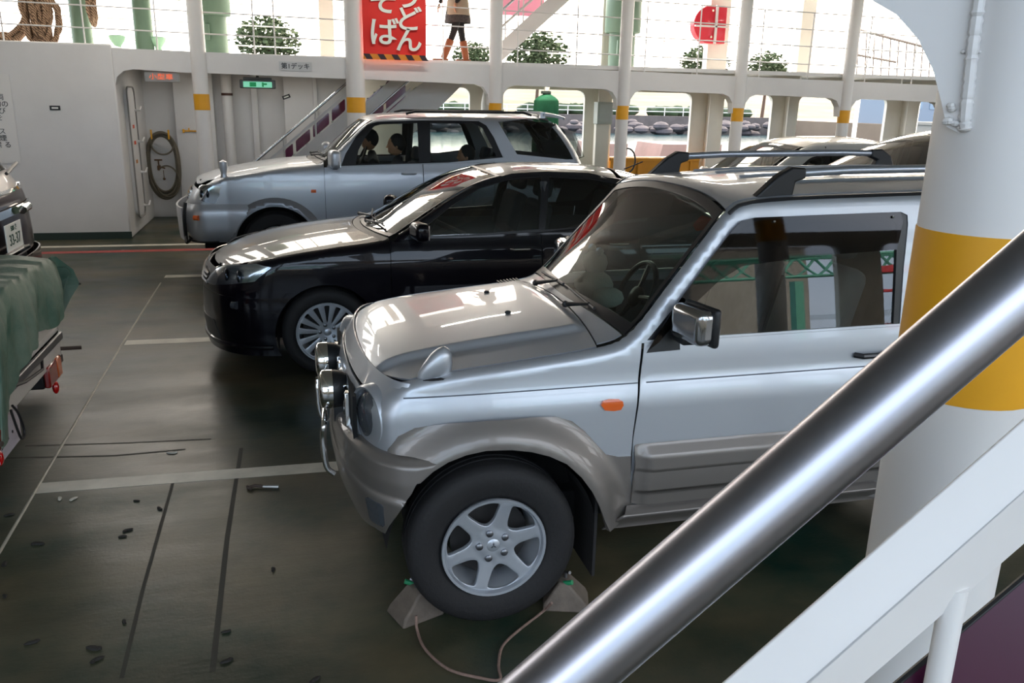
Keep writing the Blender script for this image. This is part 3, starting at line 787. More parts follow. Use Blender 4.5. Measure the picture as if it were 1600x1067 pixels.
# flares
def flare_fn(sg, hx, up, fr_out=.072):
    def f(x, z):
        r = math.hypot(x-hx, z-HZ); k = max(0, min(1, (.575-r)/.14)); k = k*k*(3-2*k)
        return (x, sg*(PJ.Wb(min(max(x, -.41), 2.6), min(max(z, .4), .93))-max(0, -.41-x)*.8+.006+fr_out*k), z)
    return f
fl_in = PX([(986, 750), (990, 788), (1012, 806)], (.5, .55), .01)+PX([(985, 818), (952, 829), (944, 812), (936, 790), (925, 768), (908, 745), (885, 724), (858, 712), (830, 705), (800, 702), (760, 703), (728, 710), (700, 721), (676, 736), (656, 754), (648, 755), (620, 745), (597, 735)], (.3, .6), .07)
fl_o = fl_up+fl_in
for sg in (-1, 1):
    panel('front_wheel_flare', fl_o, flare_fn(sg, 0, None), SILVER2, pj, step=.022, thick=.02, outv=(0, sg, 0))
    ro = [(2.2+.53*cos(a)*1.0, HZ+.53*sin(a)) for a in np.linspace(0.05, pi-.05, 24)]; ri = [(2.2+.405*cos(a), HZ+.405*sin(a)) for a in np.linspace(pi-.05, .05, 24)]
    panel('rear_wheel_flare', ro+ri, flare_fn(sg, 2.2, None), SILVER2, pj, step=.03, thick=.02, outv=(0, sg, 0))
    MB().bb((.40, sg*.50, .16), (.412, sg*.74, .55)).build('mud_flap', RUBBER, pj)
    bpy.data.objects
    ip = PX([(938, 632), (941, 625), (950, 622), (965, 622), (972, 626), (973, 632), (969, 639), (958, 641), (944, 640)], (.45, .89))
    il = panel('side_indicator', ip, PJ.side(sg, .010), AMBER, pj, step=.01, thick=.012, outv=(0, sg, 0))
# front face below hood: fascia with headlamps, slotted grille
def nz(u, z): return nose(u, z)
fz0 = .62
fas = [(u, fz0) for u in np.linspace(-.99, .99, 30)]+[(u, z) for u, z in [(.99, .78), (.985, .86), (.94, .905)]]+[(u, .90+.025*(1-(u/.9)**2)) for u in np.linspace(.9, -.9, 26)]+[(-.94, .905), (-.985, .86), (-.99, .78)]
lampn = Vector((-.452, -.525, .825))
grl = rnd([(-.42, .69), (.42, .69), (.42, .86), (-.42, .86)], .03)
panel('front_fascia', fas, nose, SILVER, pj, step=.035, holes=[grl], outv=(-1, 0, 0), thick=.01)
g_ = MB()
for k in range(8): y = -.35+.1*k; g_.bb((-.522, y-.02, .69), (-.498, y+.02, .87))
g_.build('grille_bars', CHROME, pj, bevel=.005); MB().bb((-.50, -.5, .66), (-.485, .5, .90)).build('grille_back', DARK, pj)
# rolled front edge of hood
hl_ = []
panel('hood_nose', [(u, z) for u, z in zip(np.linspace(-.93, .93, 40), [.915]*40)]+[(.93, .985), (0, .985), (-.93, .985)][::1], lambda u, z: (lambda p: (PJ.x0(.9)+.02+(z-.915)*.55+(p[0]-PJ.x0(z)), p[1]*(1-.25*(z-.915)), z-.0*(z-.9)+.012*(1-u*u)))(nose(u, z)), SILVER, pj, step=.03, outv=(-1, 0, 0))
for sg in (-1, 1):
    M = Matrix.Translation((-.435, sg*.535, .828)) @ Matrix.Rotation(radians(-90), 4, 'Y') @ Matrix.Rotation(radians(22*-sg), 4, 'X')
    hl = MB().lathe([(.125, -.16), (.125, .012), (.118, .022), (.108, .018), (.104, .0)], 40, M).build('headlamp', SILVER, pj, smooth=True)
    MB().lathe([(.001, -.05), (.05, -.045), (.085, -.02), (.104, .004)], 36, M).build('reflector', CHROME, hl, smooth=True)
    MB().lathe([(.001, .035), (.05, .031), (.085, .018), (.106, -.002)], 36, M).build('lamp_lens', mat('dark_lamp_glass', '50545a', .08, .3, coat=1), hl, smooth=True)
# bumper wrapped round the front
def bfn(u, v):
    """u along plan path -1.. 1 corner and beyond, v 0 top inner .. 1 bottom"""
    prof = [(0, -.07, .745), (.18, .035, .735), (.26, .055, .715), (.42, .062, .64), (.60, .058, .575), (.62, .068, .565), (.85, .05, .45), (1.0, .015, .36)]
    for a, b in zip(prof, prof[1:]):
        if v <= b[0] or b is prof[-1]:
            t = (v-a[0])/(b[0]-a[0]); o_ = a[1]+(b[1]-a[1])*t; z = a[2]+(b[2]-a[2])*t; break
    au = abs(u); c_ = min(1, au)
    z += (v)*.03*(1-c_)
    nx, ny = -cos(c_*pi/2), sin(c_*pi/2)
    L, n_ = .20, 2.3; X = -.505
    x = X+L*(1-max(0, cos(c_*pi/2))**(2/n_)); y = .70*max(0, sin(c_*pi/2))**(2/n_)
    if au > 1: x += (au-1)
    x += nx*o_; y += ny*(o_+.0)
    if au > .8: y += .02*min(1, (au-.8)/.25)
    return (x, sgn(u)*y, z)
be = invs(bfn, [(650, 758), (643, 772), (632, 788), (618, 808), (602, 834)], (1.05*-1, .45), PO)
bb_ = invs(bfn, [(585, 824), (566, 810), (548, 792), (536, 770)], (-.9, .9), PO)
bh = [(-1.06, 0), (-1.10, .2)]+[(u, min(1.02, v)) for u, v in be]+[(u, min(1.02, v)) for u, v in bb_]
bh = [(u, v) for u, v in bh]
bo = [(u, 0) for u in np.linspace(1.06, -1.06, 40)][1:-1]+bh+[(u, bh[-1][1]) for u in np.linspace(bh[-1][0], -bh[-1][0], 30)][1:-1]+[(-u, v) for u, v in reversed(bh)]
panel('front_bumper', bo, bfn, SILVER2, pj, step=.05, outv=(-1, 0, 0), thick=.012)
for sg in (-1, 1):
    fo = [(sg*(.60+a), b) for a, b in rnd([(0, .66), (.16, .66), (.16, .86), (.02, .86)], .03)]
    panel('fog_lamp', fo, lambda u, v: tuple(Vector(bfn(u, v))+Vector((-.006, 0, 0))), mat('dark_lamp_glass', '50545a', .08, .3, coat=1), pj, step=.03, outv=(-1, 0, 0))
    # pair of round chrome auxiliary lamps on the bumper
    for i, (yy, zz_, xx_) in enumerate([(sg*.205, .835, -.548)]):
        al = MB().lathe([(.001, -.055), (.06, -.045), (.074, -.025), (.077, .0), (.077, .012)], 36, Matrix.Translation((xx_, yy, zz_)) @ Matrix.Rotation(radians(-90), 4, 'Y')).build('auxiliary_lamp', BLACK, pj, smooth=True)
        MB().lathe([(.077, .01), (.080, .012), (.080, .05), (.072, .06), (.05, .066), (.001, .068)], 36, Matrix.Translation((xx_, yy, zz_)) @ Matrix.Rotation(radians(-90), 4, 'Y')).build('chrome_cover', CHROME, al, smooth=True)
        MB().bb((xx_-.01, yy-.02, .70), (xx_+.03, yy+.02, .78)).build('lamp_bracket', BLACK, al)
nb2 = MB().tube(cr_([(-.57, -.30, .50), (-.60, -.30, .54), (-.608, -.30, .66), (-.60, -.29, .73), (-.59, 0, .745), (-.60, .29, .73), (-.608, .30, .66), (-.60, .30, .54), (-.57, .30, .50)], 6), .012, 12).build('nudge_bar', CHROME, pj, smooth=True)
# fender mirror on the near fender
MP = Vector(PJ.top(-.2, -.585)) if False else Vector((-.215, -.625, 1.0))
fm = MB(); ring = []
def fmir(u, v):
    return 0
sec = [(0, .058, .020), (.02, .062, .028), (.05, .055, .034), (.085, .04, .032), (.105, .022, .020), (.115, .004, .006)]
vs_, fs_ = [], []
for i, (h_, lx, ly) in enumerate(sec):
    for j in range(16):
        a = 2*pi*j/16; vs_.append((lx*cos(a)+.35*h_, ly*sin(a), h_))
for i in range(len(sec)-1):
    for j in range(16): fs_.append((i*16+j, i*16+(j+1) % 16, i*16+16+(j+1) % 16, i*16+16+j))
fs_.append(tuple(range(16))[::-1]); fs_.append(tuple(range(len(vs_)-16, len(vs_))))
fo_ = MB().add(vs_, fs_).build('fender_mirror', SILVER, pj, smooth=True, auto=60, loc=MP)
MB().add([(v[0]*1.05, v[1]*1.1, v[2]*.12-.008) for v in vs_], fs_).build('rubber_base', RUBBER, fo_)
# door mirror
for sg in (-1, 1):
    yb = PJ.W(.72, 1.13)
    c0 = Vector((.735, sg*(yb+.115), 1.195)); t = MB()
    R_ = Matrix.Rotation(radians(-10*sg), 4, 'Z')
    dm = MB().box((0, 0, 0), (.085, .19, .135), R=R_).build('door_mirror', mat('mirror_chrome', 'a8a9ab', .12, .95), pj, bevel=.03, seg=4, loc=c0)
    MB().box((.035, 0, 0), (.03, .20, .148), R=R_).build('mirror_rim', BLACK, dm, bevel=.014, seg=3)
    MB().box((.052, 0, 0), (.004, .17, .115), R=R_).build('mirror_glass', CHROME, dm, bevel=.01)
    MB().bb((-.035, -.02 if sg > 0 else -.0, -.085), (.03, sg*-.115, -.04)).build('mirror_arm', BLACK, dm, bevel=.01)
    panel('mirror_sail', PX([(1010, 551), (1060, 482), (1062, 546)], (.6, 1.13)), PJ.side(sg, .004), BLACK, pj, step=.04, outv=(0, sg, 0))
# roof rails
for sg in (-1, 1):
    yr = sg*.515
    rl_ = MB().tube([(x, yr, z) for x, z in [(1.25, 1.722), (1.5, 1.735), (2.2, 1.747), (2.44, 1.745)]], .017, 12).build('roof_rail', mat('rail_aluminium', 'b9bfca', .3, .85), pj, smooth=True)
    for (xa, xb, za, zb, d) in [(1.08, 1.29, PJ.top(1.1, yr)[2], 1.725, 1), (2.56, 2.40, PJ.top(2.5, yr)[2], 1.745, -1)]:
        pl_ = [(xa, za-.01), (xa+d*.17, za-.01), (xb-d*.03, zb-.035), (xb+d*.012, zb-.022), (xb+d*.012, zb+.02), (xb-d*.05, zb+.024), (xb-d*.11, zb-.01)]
        MB().prism([(x, z) for x, z in pl_], .045, Matrix.Translation((0, yr+.0225, 0)) @ Matrix.Rotation(pi/2, 4, 'X')).build('rail_foot', BLACK, rl_, bevel=.008)
# wipers, washer jets
wiper(pj, PJ, [(.435, -.18), (.50, -.30), (.50, -.36), (.50, -.05)], .02); wiper(pj, PJ, [(.435, .28), (.50, .14), (.50, .05), (.51, .42)], .02)
for y in (-.18, .22):
    P_ = PJ.top(.18, y); MB().ball((P_[0], P_[1], P_[2]+.004), .010, 8, (1.4, 1, .8)).build('washer_jet', BLACK, pj)
# wheels
for hx_ in (0, 2.2):
    for sg in (-1, 1): wheel(pj, hx_, sg*.738, HZ, .200, .205, 'six', sg)
# underbody, wheel wells, interior
MB().bb((-.30, -.50, .30), (2.6, .50, .42)).bb((-.36, -.42, .40), (.42, .42, .95)).bb((.42, -.60, .40), (.50, .60, 1.07)).build('underbody', DARK, pj)
for hx_ in (0, 2.2):
    for sg in (-1, 1):
        m = MB(); k = 20
        vs_ = []; fs_ = []
        for i in range(k):
            a = .02+(pi-.12)*i/(k-1); rr = .412
            for yy in (.40, .735): vs_.append((hx_+rr*cos(a), sg*yy, HZ+rr*sin(a)))
        for i in range(k-1): fs_.append((2*i, 2*i+1, 2*i+3, 2*i+2))
        b = len(vs_); vs_ += [(hx_+.412*cos(.02+(pi-.12)*i/(k-1)), sg*.40, HZ+.412*sin(.02+(pi-.12)*i/(k-1))) for i in range(k)]; fs_.append(tuple(range(b, b+k)))
        m.add(vs_, fs_).build('wheel_well', DARK, pj)
def interior(t, x0, W_, z0, zb, seats, xd, zd, drv=.33, floor_len=2.0):
    MB().bb((x0, -W_, z0), (x0+floor_len, W_, z0+.03)).build('cabin_floor', DARK, t)
    MB().add([(xd-.30, -W_+.02, zd-.04), (xd-.30, W_-.02, zd-.04), (xd+.10, W_-.02, zd), (xd+.10, -W_+.02, zd), (xd-.28, -W_+.02, zd-.30), (xd-.28, W_-.02, zd-.30), (xd+.16, W_-.02, zd-.32), (xd+.16, -W_+.02, zd-.32)], [(0, 1, 2, 3), (7, 6, 5, 4), (0, 3, 7, 4), (1, 5, 6, 2), (3, 2, 6, 7), (0, 4, 5, 1)]).build('dashboard', DASHM, t, bevel=.03)
    steering(t, xd+.30, drv, zd+.0)
    for x, y in seats: seat(t, x, y, z0+.22)
interior(pj, .52, .60, .40, 1.1, [(1.25, -.30), (1.25, .30), (1.95, -.28), (1.95, .28)], .66, 1.05, drv=.30, floor_len=2.0)
for sg in (-1, 1):
    MB().bb((.60, sg*.615, .45), (2.6, sg*.60, 1.06)).build('door_trim', DASHM, pj)
    MB().tube([(1.84, sg*.60, 1.05), (1.86, sg*.55, 1.6)], .035, 10).build('belt_pillar', DASHM, pj)
MB().bb((1.0, -.5, 1.60), (2.4, .5, 1.61)).build('headliner', mat('headliner', '9a9a94', .9), pj)
# rear end: tailgate with window, lamps, bumper, spare wheel
rear = PJ.nose(rear=True)
panel('tailgate', [(u, .55) for u in np.linspace(-.95, .95, 20)]+[(u, 1.55) for u in np.linspace(.93, -.93, 20)], rear, SILVER, pj, step=.06, holes=[rnd([(-.7, 1.12), (.7, 1.12), (.66, 1.5), (-.66, 1.5)], .05)], outv=(1, 0, 0))
panel('rear_window', rnd([(-.7, 1.12), (.7, 1.12), (.66, 1.5), (-.66, 1.5)], .05), rear, TINT, pj, step=.08, thick=0, outv=(1, 0, 0))
panel('rear_bumper', [(u, .40) for u in np.linspace(-1.1, 1.1, 24)]+[(u, .60) for u in np.linspace(1.1, -1.1, 24)], PJ.nose(.06, rear=True), SILVER2, pj, step=.06, outv=(1, 0, 0))
for sg in (-1, 1): panel('tail_lamp', [(sg*.86, .72), (sg*1.0, .72), (sg*1.0, .98), (sg*.86, .98)], PJ.nose(.008, rear=True), REDL, pj, step=.04, outv=(1, 0, 0))
sw = MB().lathe([(.001, 0), (.30, 0), (.325, -.03), (.325, -.16), (.001, -.17)], 40, Matrix.Translation((2.95, .1, .85)) @ Matrix.Rotation(radians(90), 4, 'Y')).build('spare_wheel_cover', SILVER2, pj, smooth=True)
# things resting on the dashboard of the near car: pale plush shapes
t = MB(); t.ball((.70, .12, 1.12), .085, 14, (1, 1.2, .9)); t.ball((.72, .0, 1.09), .06, 12, (1.3, 1, .8)); t.ball((.70, .13, 1.23), .06, 12).ball((.70, .18, 1.29), .022, 8).ball((.70, .08, 1.29), .022, 8).ball((.70, .26, 1.10), .055, 10, (1, 1.2, .8))
o = t.build('dashboard_plush', mat('plush_grey', 'b4bcb4', .95, bump=.6, bscale=50), loc=(PO[0]-.02, PO[1], .03), smooth=True); tag(o, 'pale grey plush toy lying on the dashboard of the nearest four-wheel drive', 'plush toy')
# ------------------------------------------------------------------ shared build for the other vehicles
def std_car(c, s):
    t = c.t; P = s['paint']; G = s.get('glass', GLASS); hubs = s['hubs']; R = s['R']; Ra = s['Ra']; sill = s['sill']; belt = s['belt']; D = s['doors']; g = .004
    low = arch(sill, hubs, R, Ra); xs = [h+d for h in hubs for d in (-Ra+1e-4, Ra-1e-4, -Ra*.96, Ra*.96)]
    fx = .5; zb = s['zb']   # bumper top
    hb, he = s['hood']; wb, wt = s['ws']; r0, r1 = s['roof']; rg = s['rglass']; rt = s['tail']
    xw = lambda y, x, k: x-k*(1-min(1, (abs(y)/.6))**2)
    top_hood = lambda x: c.ze(x)-.0005
    XF = lambda z: c.edgex(z, fx)
    for sg in (-1, 1):
        # fender: from the corner to the first door, above the bumper ahead of the arch
        pts = []
        ax = hubs[0]-Ra+1e-3
        pts.append((XF(zb), zb)); zz = R+sqrt(max(0, Ra*Ra-(ax-hubs[0])**2))
        xa = hubs[0]-sqrt(max(0, Ra*Ra-(zb-R)**2)); pts.append((xa, zb))
        x = xa+.02
        while x < min(hubs[0]+Ra, D[0]-g): pts.append((x, low(x))); x += .02
        pts += [(hubs[0]+Ra+.001, sill), (D[0]-g, sill)] if hubs[0]+Ra < D[0]-.02 else [(D[0]-g, low(D[0]-g))]
        x = D[0]-g; top = []
        while x > XF(c.ze(x)): top.append((x, top_hood(x))); x -= .03
        xl = x+.03; top.append((XF(c.ze(xl)-.03), c.ze(xl)-.035))
        z = c.ze(xl)-.07
        while z > zb+.02: top.append((XF(z), z)); z -= .03
        panel('front_fender', pts+top, c.side(sg), P, t, step=.04, extra=c.extra(xl, D[0], .04), outv=(0, sg, 0))
        for i, (a, b) in enumerate(zip(D, D[1:])):
            d_ = panel('door', region(a, b-g*2, low, lambda x: belt(x)-.002, xs=xs), c.side(sg), P, t, step=.05, outv=(0, sg, 0))
            hx_ = b-.16; hz_ = belt(hx_)-.10; w_ = c.W(hx_, hz_)
            MB().tube([(hx_-.09, sg*(w_+.002), hz_), (hx_-.07, sg*(w_+.03), hz_), (hx_+.05, sg*(w_+.03), hz_), (hx_+.07, sg*(w_+.002), hz_)], .011, 8).build('door_handle', s.get('handle', CHROME), d_, smooth=True)
        q_ = [(x, z) for x, z in region(D[-1], rt, low, lambda x: min(belt(x), c.ze(x)-.0005) if x > rg[1]-.3 or s.get('wagon') else belt(x), xs=xs)]
        XR = lambda z: c.edgex(z, .5, True)
        q_ = [(min(x, XR(z)), z) for x, z in q_]
        panel('quarter_panel', q_, c.side(sg), P, t, step=.05, extra=() if s.get('wagon') else c.extra(rg[1]-.3, rt, .05), outv=(0, sg, 0))
        # pillars with glass area cut out
        dlo = s['dlo']; x_end = s['cab_end']
        gh = [(x, belt(x)+.0005) for x in np.arange(s['pil'], x_end, .05)]+[(x_end, belt(x_end)+.0005)]
        tp = []; x = x_end-.01
        while x > s['pil']+.01:
            if c.ze(x) > belt(x)+.01: tp.append((x, c.ze(x)-.0005))
            x -= .04
        dl2 = [(x, max(z, belt(x)+.008)) for x, z in dlo]
        hl = [dl2]+[[(x, z) for x, z in h] for h in s.get('extra_win', [])]
        panel('cab_pillars', gh+tp, c.side(sg), P, t, step=.05, holes=hl, extra=c.extra(s['pil']+.05, x_end-.05, .05), outv=(0, sg, 0), thick=.01)
        panes = [[(x, max(z, belt(x)+.022)) for x, z in q] for q in s['panes']]
        panel('window_frame', dl2, c.side(sg, -.004), SATIN, t, step=.06, holes=panes, thick=.01, outv=(0, sg, 0))
        for q in panes: panel('door_window', q, c.side(sg, -.012), G, t, step=.08, thick=0, outv=(0, sg, 0))
        for q in s.get('extra_win', []): panel('quarter_window', q, c.side(sg, -.006), s.get('glass2', TINT), t, step=.08, thick=0, outv=(0, sg, 0))
        if s.get('flarew'):
            for h in hubs:
                ro = [(h+(Ra+.085)*cos(a), R+(Ra+.085)*sin(a)) for a in np.linspace(.0, pi, 26)]; ri = [(h+(Ra-.01)*cos(a), R+(Ra-.01)*sin(a)) for a in np.linspace(pi, .0, 26)]
                def ff(x, z, h=h, sg=sg):
                    r = math.hypot(x-h, z-R); k = max(0, min(1, (Ra+.09-r)/.07)); return (x, sg*(c.Wb(max(x, c.x0(z)+.12), z)+.004+s['flarew']*k), z)
                panel('wheel_flare', ro+ri, ff, s.get('flare_mat', P), t, step=.03, thick=.015, outv=(0, sg, 0))
        for h in hubs:
            w_ = wheel(t, h, sg*(c.Wz(.45)-.02+s.get('flarew', 0)*.5), R, s['rim'], s['tw'], s['style'], sg)
            m = MB(); k = 16; vs_ = []; fs_ = []
            for i in range(k):
                a = -.3+(pi+.6)*i/(k-1)
                for yy in (c.Wz(.5)-.35, c.Wz(.5)-.012): vs_.append((h+(Ra-.004)*cos(a), sg*yy, R+(Ra-.004)*sin(a)))
            for i in range(k-1): fs_.append((2*i, 2*i+1, 2*i+3, 2*i+2))
            b = len(vs_); vs_ += [(h+Ra*cos(-.3+(pi+.6)*i/(k-1)), sg*(c.Wz(.5)-.35), R+Ra*sin(-.3+(pi+.6)*i/(k-1))) for i in range(k)]; fs_.append(tuple(range(b, b+k)))
            m.add(vs_, fs_).build('wheel_well', DARK, t)
    ye = lambda x: c.ye(x)-.003
    # hood
    hbf = lambda y: hb+s.get('hcurve', .22)*(abs(y)/.7)**2.6
    y0 = ye(hb+.25)
    hd = [(hbf(y), y) for y in np.linspace(-y0, y0, 21)]
    e = [(x, ye(x)) for x in np.arange(hbf(y0)+.05, he-.02, .05)]
    hend = lambda y: he-.04*0-s.get('ccurve', .12)*(1-(abs(y)/.7)**2)
    hd = hd+e+[(hend(y), y) for y in np.linspace(ye(he), -ye(he), 21)]+[(x, -y) for x, y in reversed(e)]
    panel('hood', hd, c.top, P, t, step=.045, outv=(0, 0, 1))
    wbf = lambda y: wb-s.get('ccurve', .12)*(1-(abs(y)/.7)**2); wtf_ = lambda y: wt-s.get('tcurve', .05)*(1-(abs(y)/.55)**2)*1.0
    cwl = [(hend(y)+.006, y) for y in np.linspace(-ye(he), ye(he), 17)]+[(wbf(y)-.005, y) for y in np.linspace(ye(wb)-.02, -ye(wb)+.02, 17)]
    panel('cowl', cwl, c.topo(-.004), BLACK, t, step=.05, outv=(0, 0, 1))
    yb, yt = ye(wb)-.025, ye(wt)-.035
    wso = [(wbf(y), y) for y in np.linspace(-yb, yb, 17)]+[(wtf_(y), y) for y in np.linspace(yt, -yt, 15)]
    panel('windshield', wso, c.topo(0), G, t, step=.06, thick=0, outv=(-1, 0, 1))
    panel('windshield_seal', wso, c.topo(.003), SATIN, t, step=.05, holes=[[(wbf(y)+.03, y*.97) for y in np.linspace(-yb, yb, 17)]+[(wtf_(y)-.03, y*.96) for y in np.linspace(yt, -yt, 15)]], thick=.004, outv=(-1, 0, 1))
    rfc = lambda y: r1+s.get('rcurve', .05)*(1-(abs(y)/.55)**2)
    rf = [(wtf_(y)+.008, y) for y in np.linspace(-yt, yt, 15)]
    e = [(x, ye(x)) for x in np.arange(wt+.03, r1-.02, .06)]
    rf = rf+e+[(rfc(y), y) for y in np.linspace(ye(r1), -ye(r1), 13)]+[(x, -y) for x, y in reversed(e)]
    panel('roof', rf, c.top, P, t, step=.06, outv=(0, 0, 1))
    if not s.get('wagon'):
        a, b = rg
        yb, yt = ye(b)-.03, ye(a)-.03
        o_ = [(a+.05*(1-(abs(y)/.55)**2)+.006, y) for y in np.linspace(-yt, yt, 13)]+[(b+.08*(1-(abs(y)/.6)**2), y) for y in np.linspace(yb, -yb, 13)]
        panel('rear_window', o_, c.topo(0), G, t, step=.07, thick=0, outv=(1, 0, 1))
        e = [(x, ye(x)) for x in np.arange(b+.05, rt-.10, .05)]
        o_ = [(b+.01+.08*(1-(abs(y)/.6)**2), y) for y in np.linspace(-yb, yb, 13)]+e+[(rt-.06-.12*(abs(y)/.7)**2.5, y) for y in np.linspace(ye(rt-.12), -ye(rt-.12), 15)]+[(x, -y) for x, y in reversed(e)]
        panel('trunk_lid', o_, c.top, P, t, step=.06, outv=(0, 0, 1))
    # front face
    nose = c.nose(); zt = s['nose_top']
    L_ = s.get('lamps'); Gr = s.get('grille')
    um = .96
    holes = []
    for sg in (-1, 1):
        if L_: holes.append([(-u*sg, z) for u, z in L_])
    gh_ = Gr
    if Gr: holes.append(Gr)
    fas = [(u, zb+.004) for u in np.linspace(-um, um, 30)]+[(u, zt(u)) for u in np.linspace(um, -um, 30)]
    if s.get('lamps_over'): holes = [h for h in holes if h is Gr]
    panel('front_fascia', fas, nose, P, t, step=.04, holes=[h for h in holes if h is Gr], outv=(-1, 0, 0))
    if Gr:
        gg = panel('grille', Gr, c.nose(-.02), BLACK, t, step=.05, outv=(-1, 0, 0))
        for z in s.get('gbars', []):
            MB().tube([c.nose(.004)(u, z) for u in np.linspace(min(p[0] for p in Gr)+.02, max(p[0] for p in Gr)-.02, 15)], s.get('gbr', .012), 6).build('grille_bar', CHROME, gg, smooth=True)
    if L_:
        for sg in (-1, 1):
            o_ = [(-u*sg, z) for u, z in L_]
            if L_[0][0] > 0: o_ = [(u*sg, z) for u, z in L_]
            lp = panel('headlamp', o_, c.nose(.006), mat('lamp_bowl', 'c8ccd2', .12, .9), t, step=.03, outv=(-1, 0, 0))
            panel('lamp_cover', o_, c.nose(.012), CLEARL, lp, step=.03, thick=0, outv=(-1, 0, 0))
            cu = sum(p[0] for p in o_)/len(o_); cz = sum(p[1] for p in o_)/len(o_)
            m = MB()
            for du in (-.07, .06): q_ = c.nose(.004)(cu+du*sg, cz); m.ball(q_, .045, 14, (.35, 1, 1))
            m.build('bulb_housing', mat('bulb_dark', '3d4147', .1, .9), lp, smooth=True)
    bo, bz0 = s.get('bump_out', .012), s['bz0']
    def uend(z, rear=False):
        dz = min(abs(z-R), Ra-1e-3); hw = sqrt(Ra*Ra-dz*dz)
        d = (c.x1(z)-c.L1)-(hubs[1]+hw) if rear else (hubs[0]-hw)-(c.x0(z)+c.L)
        return max(.86, 1+d-.004)
    def wrapo(z0_, z1_, rear=False):
        zz = list(np.linspace(z0_, z1_, 14)); a0, a1 = uend(z0_, rear), uend(z1_, rear)
        return [(u, z0_) for u in np.linspace(-a0, a0, 44)]+[(uend(z, rear), z) for z in zz[1:-1]]+[(u, z1_) for u in np.linspace(a1, -a1, 44)]+[(-uend(z, rear), z) for z in reversed(zz[1:-1])]
    fb = wrapo(bz0, zb)
    def bf(u, z, rear=False):
        k = (z-bz0)/(zb-bz0); k = max(0, min(1, k)); pr = bo*(1-abs(2*k-1)**4)+s.get('chin', 0)*max(0, 1-k*3.2)
        return c.nose(pr, rear=rear)(u, z)
    panel('front_bumper', fb, bf, s.get('bump_mat', P), t, step=.05, outv=(-1, 0, 0), thick=.01)
    if s.get('intake'): panel('air_intake', s['intake'], lambda u, z: tuple(Vector(bf(u, z))+Vector((-.004, 0, 0))), BLACK, t, step=.05, outv=(-1, 0, 0))
    zr = s.get('zbr', zb)
    rn_ = c.nose(rear=True)
    panel('rear_bumper', wrapo(bz0+.03, zr, True), lambda u, z: c.nose(bo, rear=True)(u, z), s.get('rbump_mat', s.get('bump_mat', P)), t, step=.06, outv=(1, 0, 0), thick=.01)
    rtop = s['rear_top']
    holes = [s['rwin']] if s.get('rwin') else []
    panel('tailgate' if s.get('wagon') else 'rear_face', [(u, zr+.004) for u in np.linspace(-.96, .96, 24)]+[(u, rtop-.04*abs(u)**3) for u in np.linspace(.96, -.96, 24)], rn_, P, t, step=.06, holes=holes, outv=(1, 0, 0))
    if holes: panel('rear_window', s['rwin'], c.nose(-.003, rear=True), s.get('glass2', TINT), t, step=.08, thick=0, outv=(1, 0, 0))
    for sg in (-1, 1):
        tl = [(u*sg, z) for u, z in s['taillamp']]; panel('tail_lamp', tl, c.nose(.01, rear=True), REDL, t, step=.04, outv=(1, 0, 0))
        m_ = s['mirror']; w_ = c.W(m_[0], m_[1]-.07)
        dm = MB().box((0, 0, 0), (m_[2], m_[3], m_[4]), R=Matrix.Rotation(radians(-12*sg), 4, 'Z')).build('door_mirror', m_[5], t, bevel=min(m_[2], m_[4])*.4, seg=4, loc=(m_[0], sg*(w_+.03+m_[3]/2), m_[1]))
        MB().bb((-.02, -.0, -m_[4]/2-.01), (.03, -sg*(m_[3]/2+.05), -m_[4]/2+.03)).build('mirror_arm', BLACK, dm, bevel=.006)
        MB().bb((m_[2]/2-.006, -m_[3]*.42, -m_[4]*.4), (m_[2]/2+.002, m_[3]*.42, m_[4]*.4)).build('mirror_glass', CHROME, dm)
        if s.get('indic'): panel('side_indicator', [(x, z) for x, z in s['indic']], c.side(sg, .008), AMBER, t, step=.03, outv=(0, sg, 0))
    Wc = c.Wz(.6)
    MB().bb((hubs[0]-Ra*1.2, -Wc+.36, .22), (rt-.15, Wc-.36, .34)).bb((hubs[0]+Ra+.02, -Wc+.06, .22), (hubs[1]-Ra-.02, Wc-.06, .34)).bb((c.x0(.5)+.16, -Wc+.4, .3), (D[0]-.05, Wc-.4, c.ze(hubs[0])-.14)).bb((D[0]-.05, -Wc+.1, .3), (D[0]+.03, Wc-.1, c.ze(D[0])-.08)).build('underbody', DARK, t)
    interior(t, D[0]+.05, Wc-.08, .30, 1.1, s['seats'], wb+.18, belt(wb)+.0, floor_len=rt-D[0]-.3)
    for sg in (-1, 1): MB().bb((D[0]+.05, sg*(Wc-.05), .35), (D[-1]+.4, sg*(Wc-.07), belt(D[0])-.04)).build('door_trim', DASHM, t)
    MB().tube([(D[1]+.02, Wc-.07, .9), (D[1]+.06, c.Wz(c.ze(D[1])-.1)-.06, c.ze(D[1])-.06)], .04, 8).tube([(D[1]+.02, -Wc+.07, .9), (D[1]+.06, -c.Wz(c.ze(D[1])-.1)+.06, c.ze(D[1])-.06)], .04, 8).build('belt_pillar', DASHM, t)
    return t

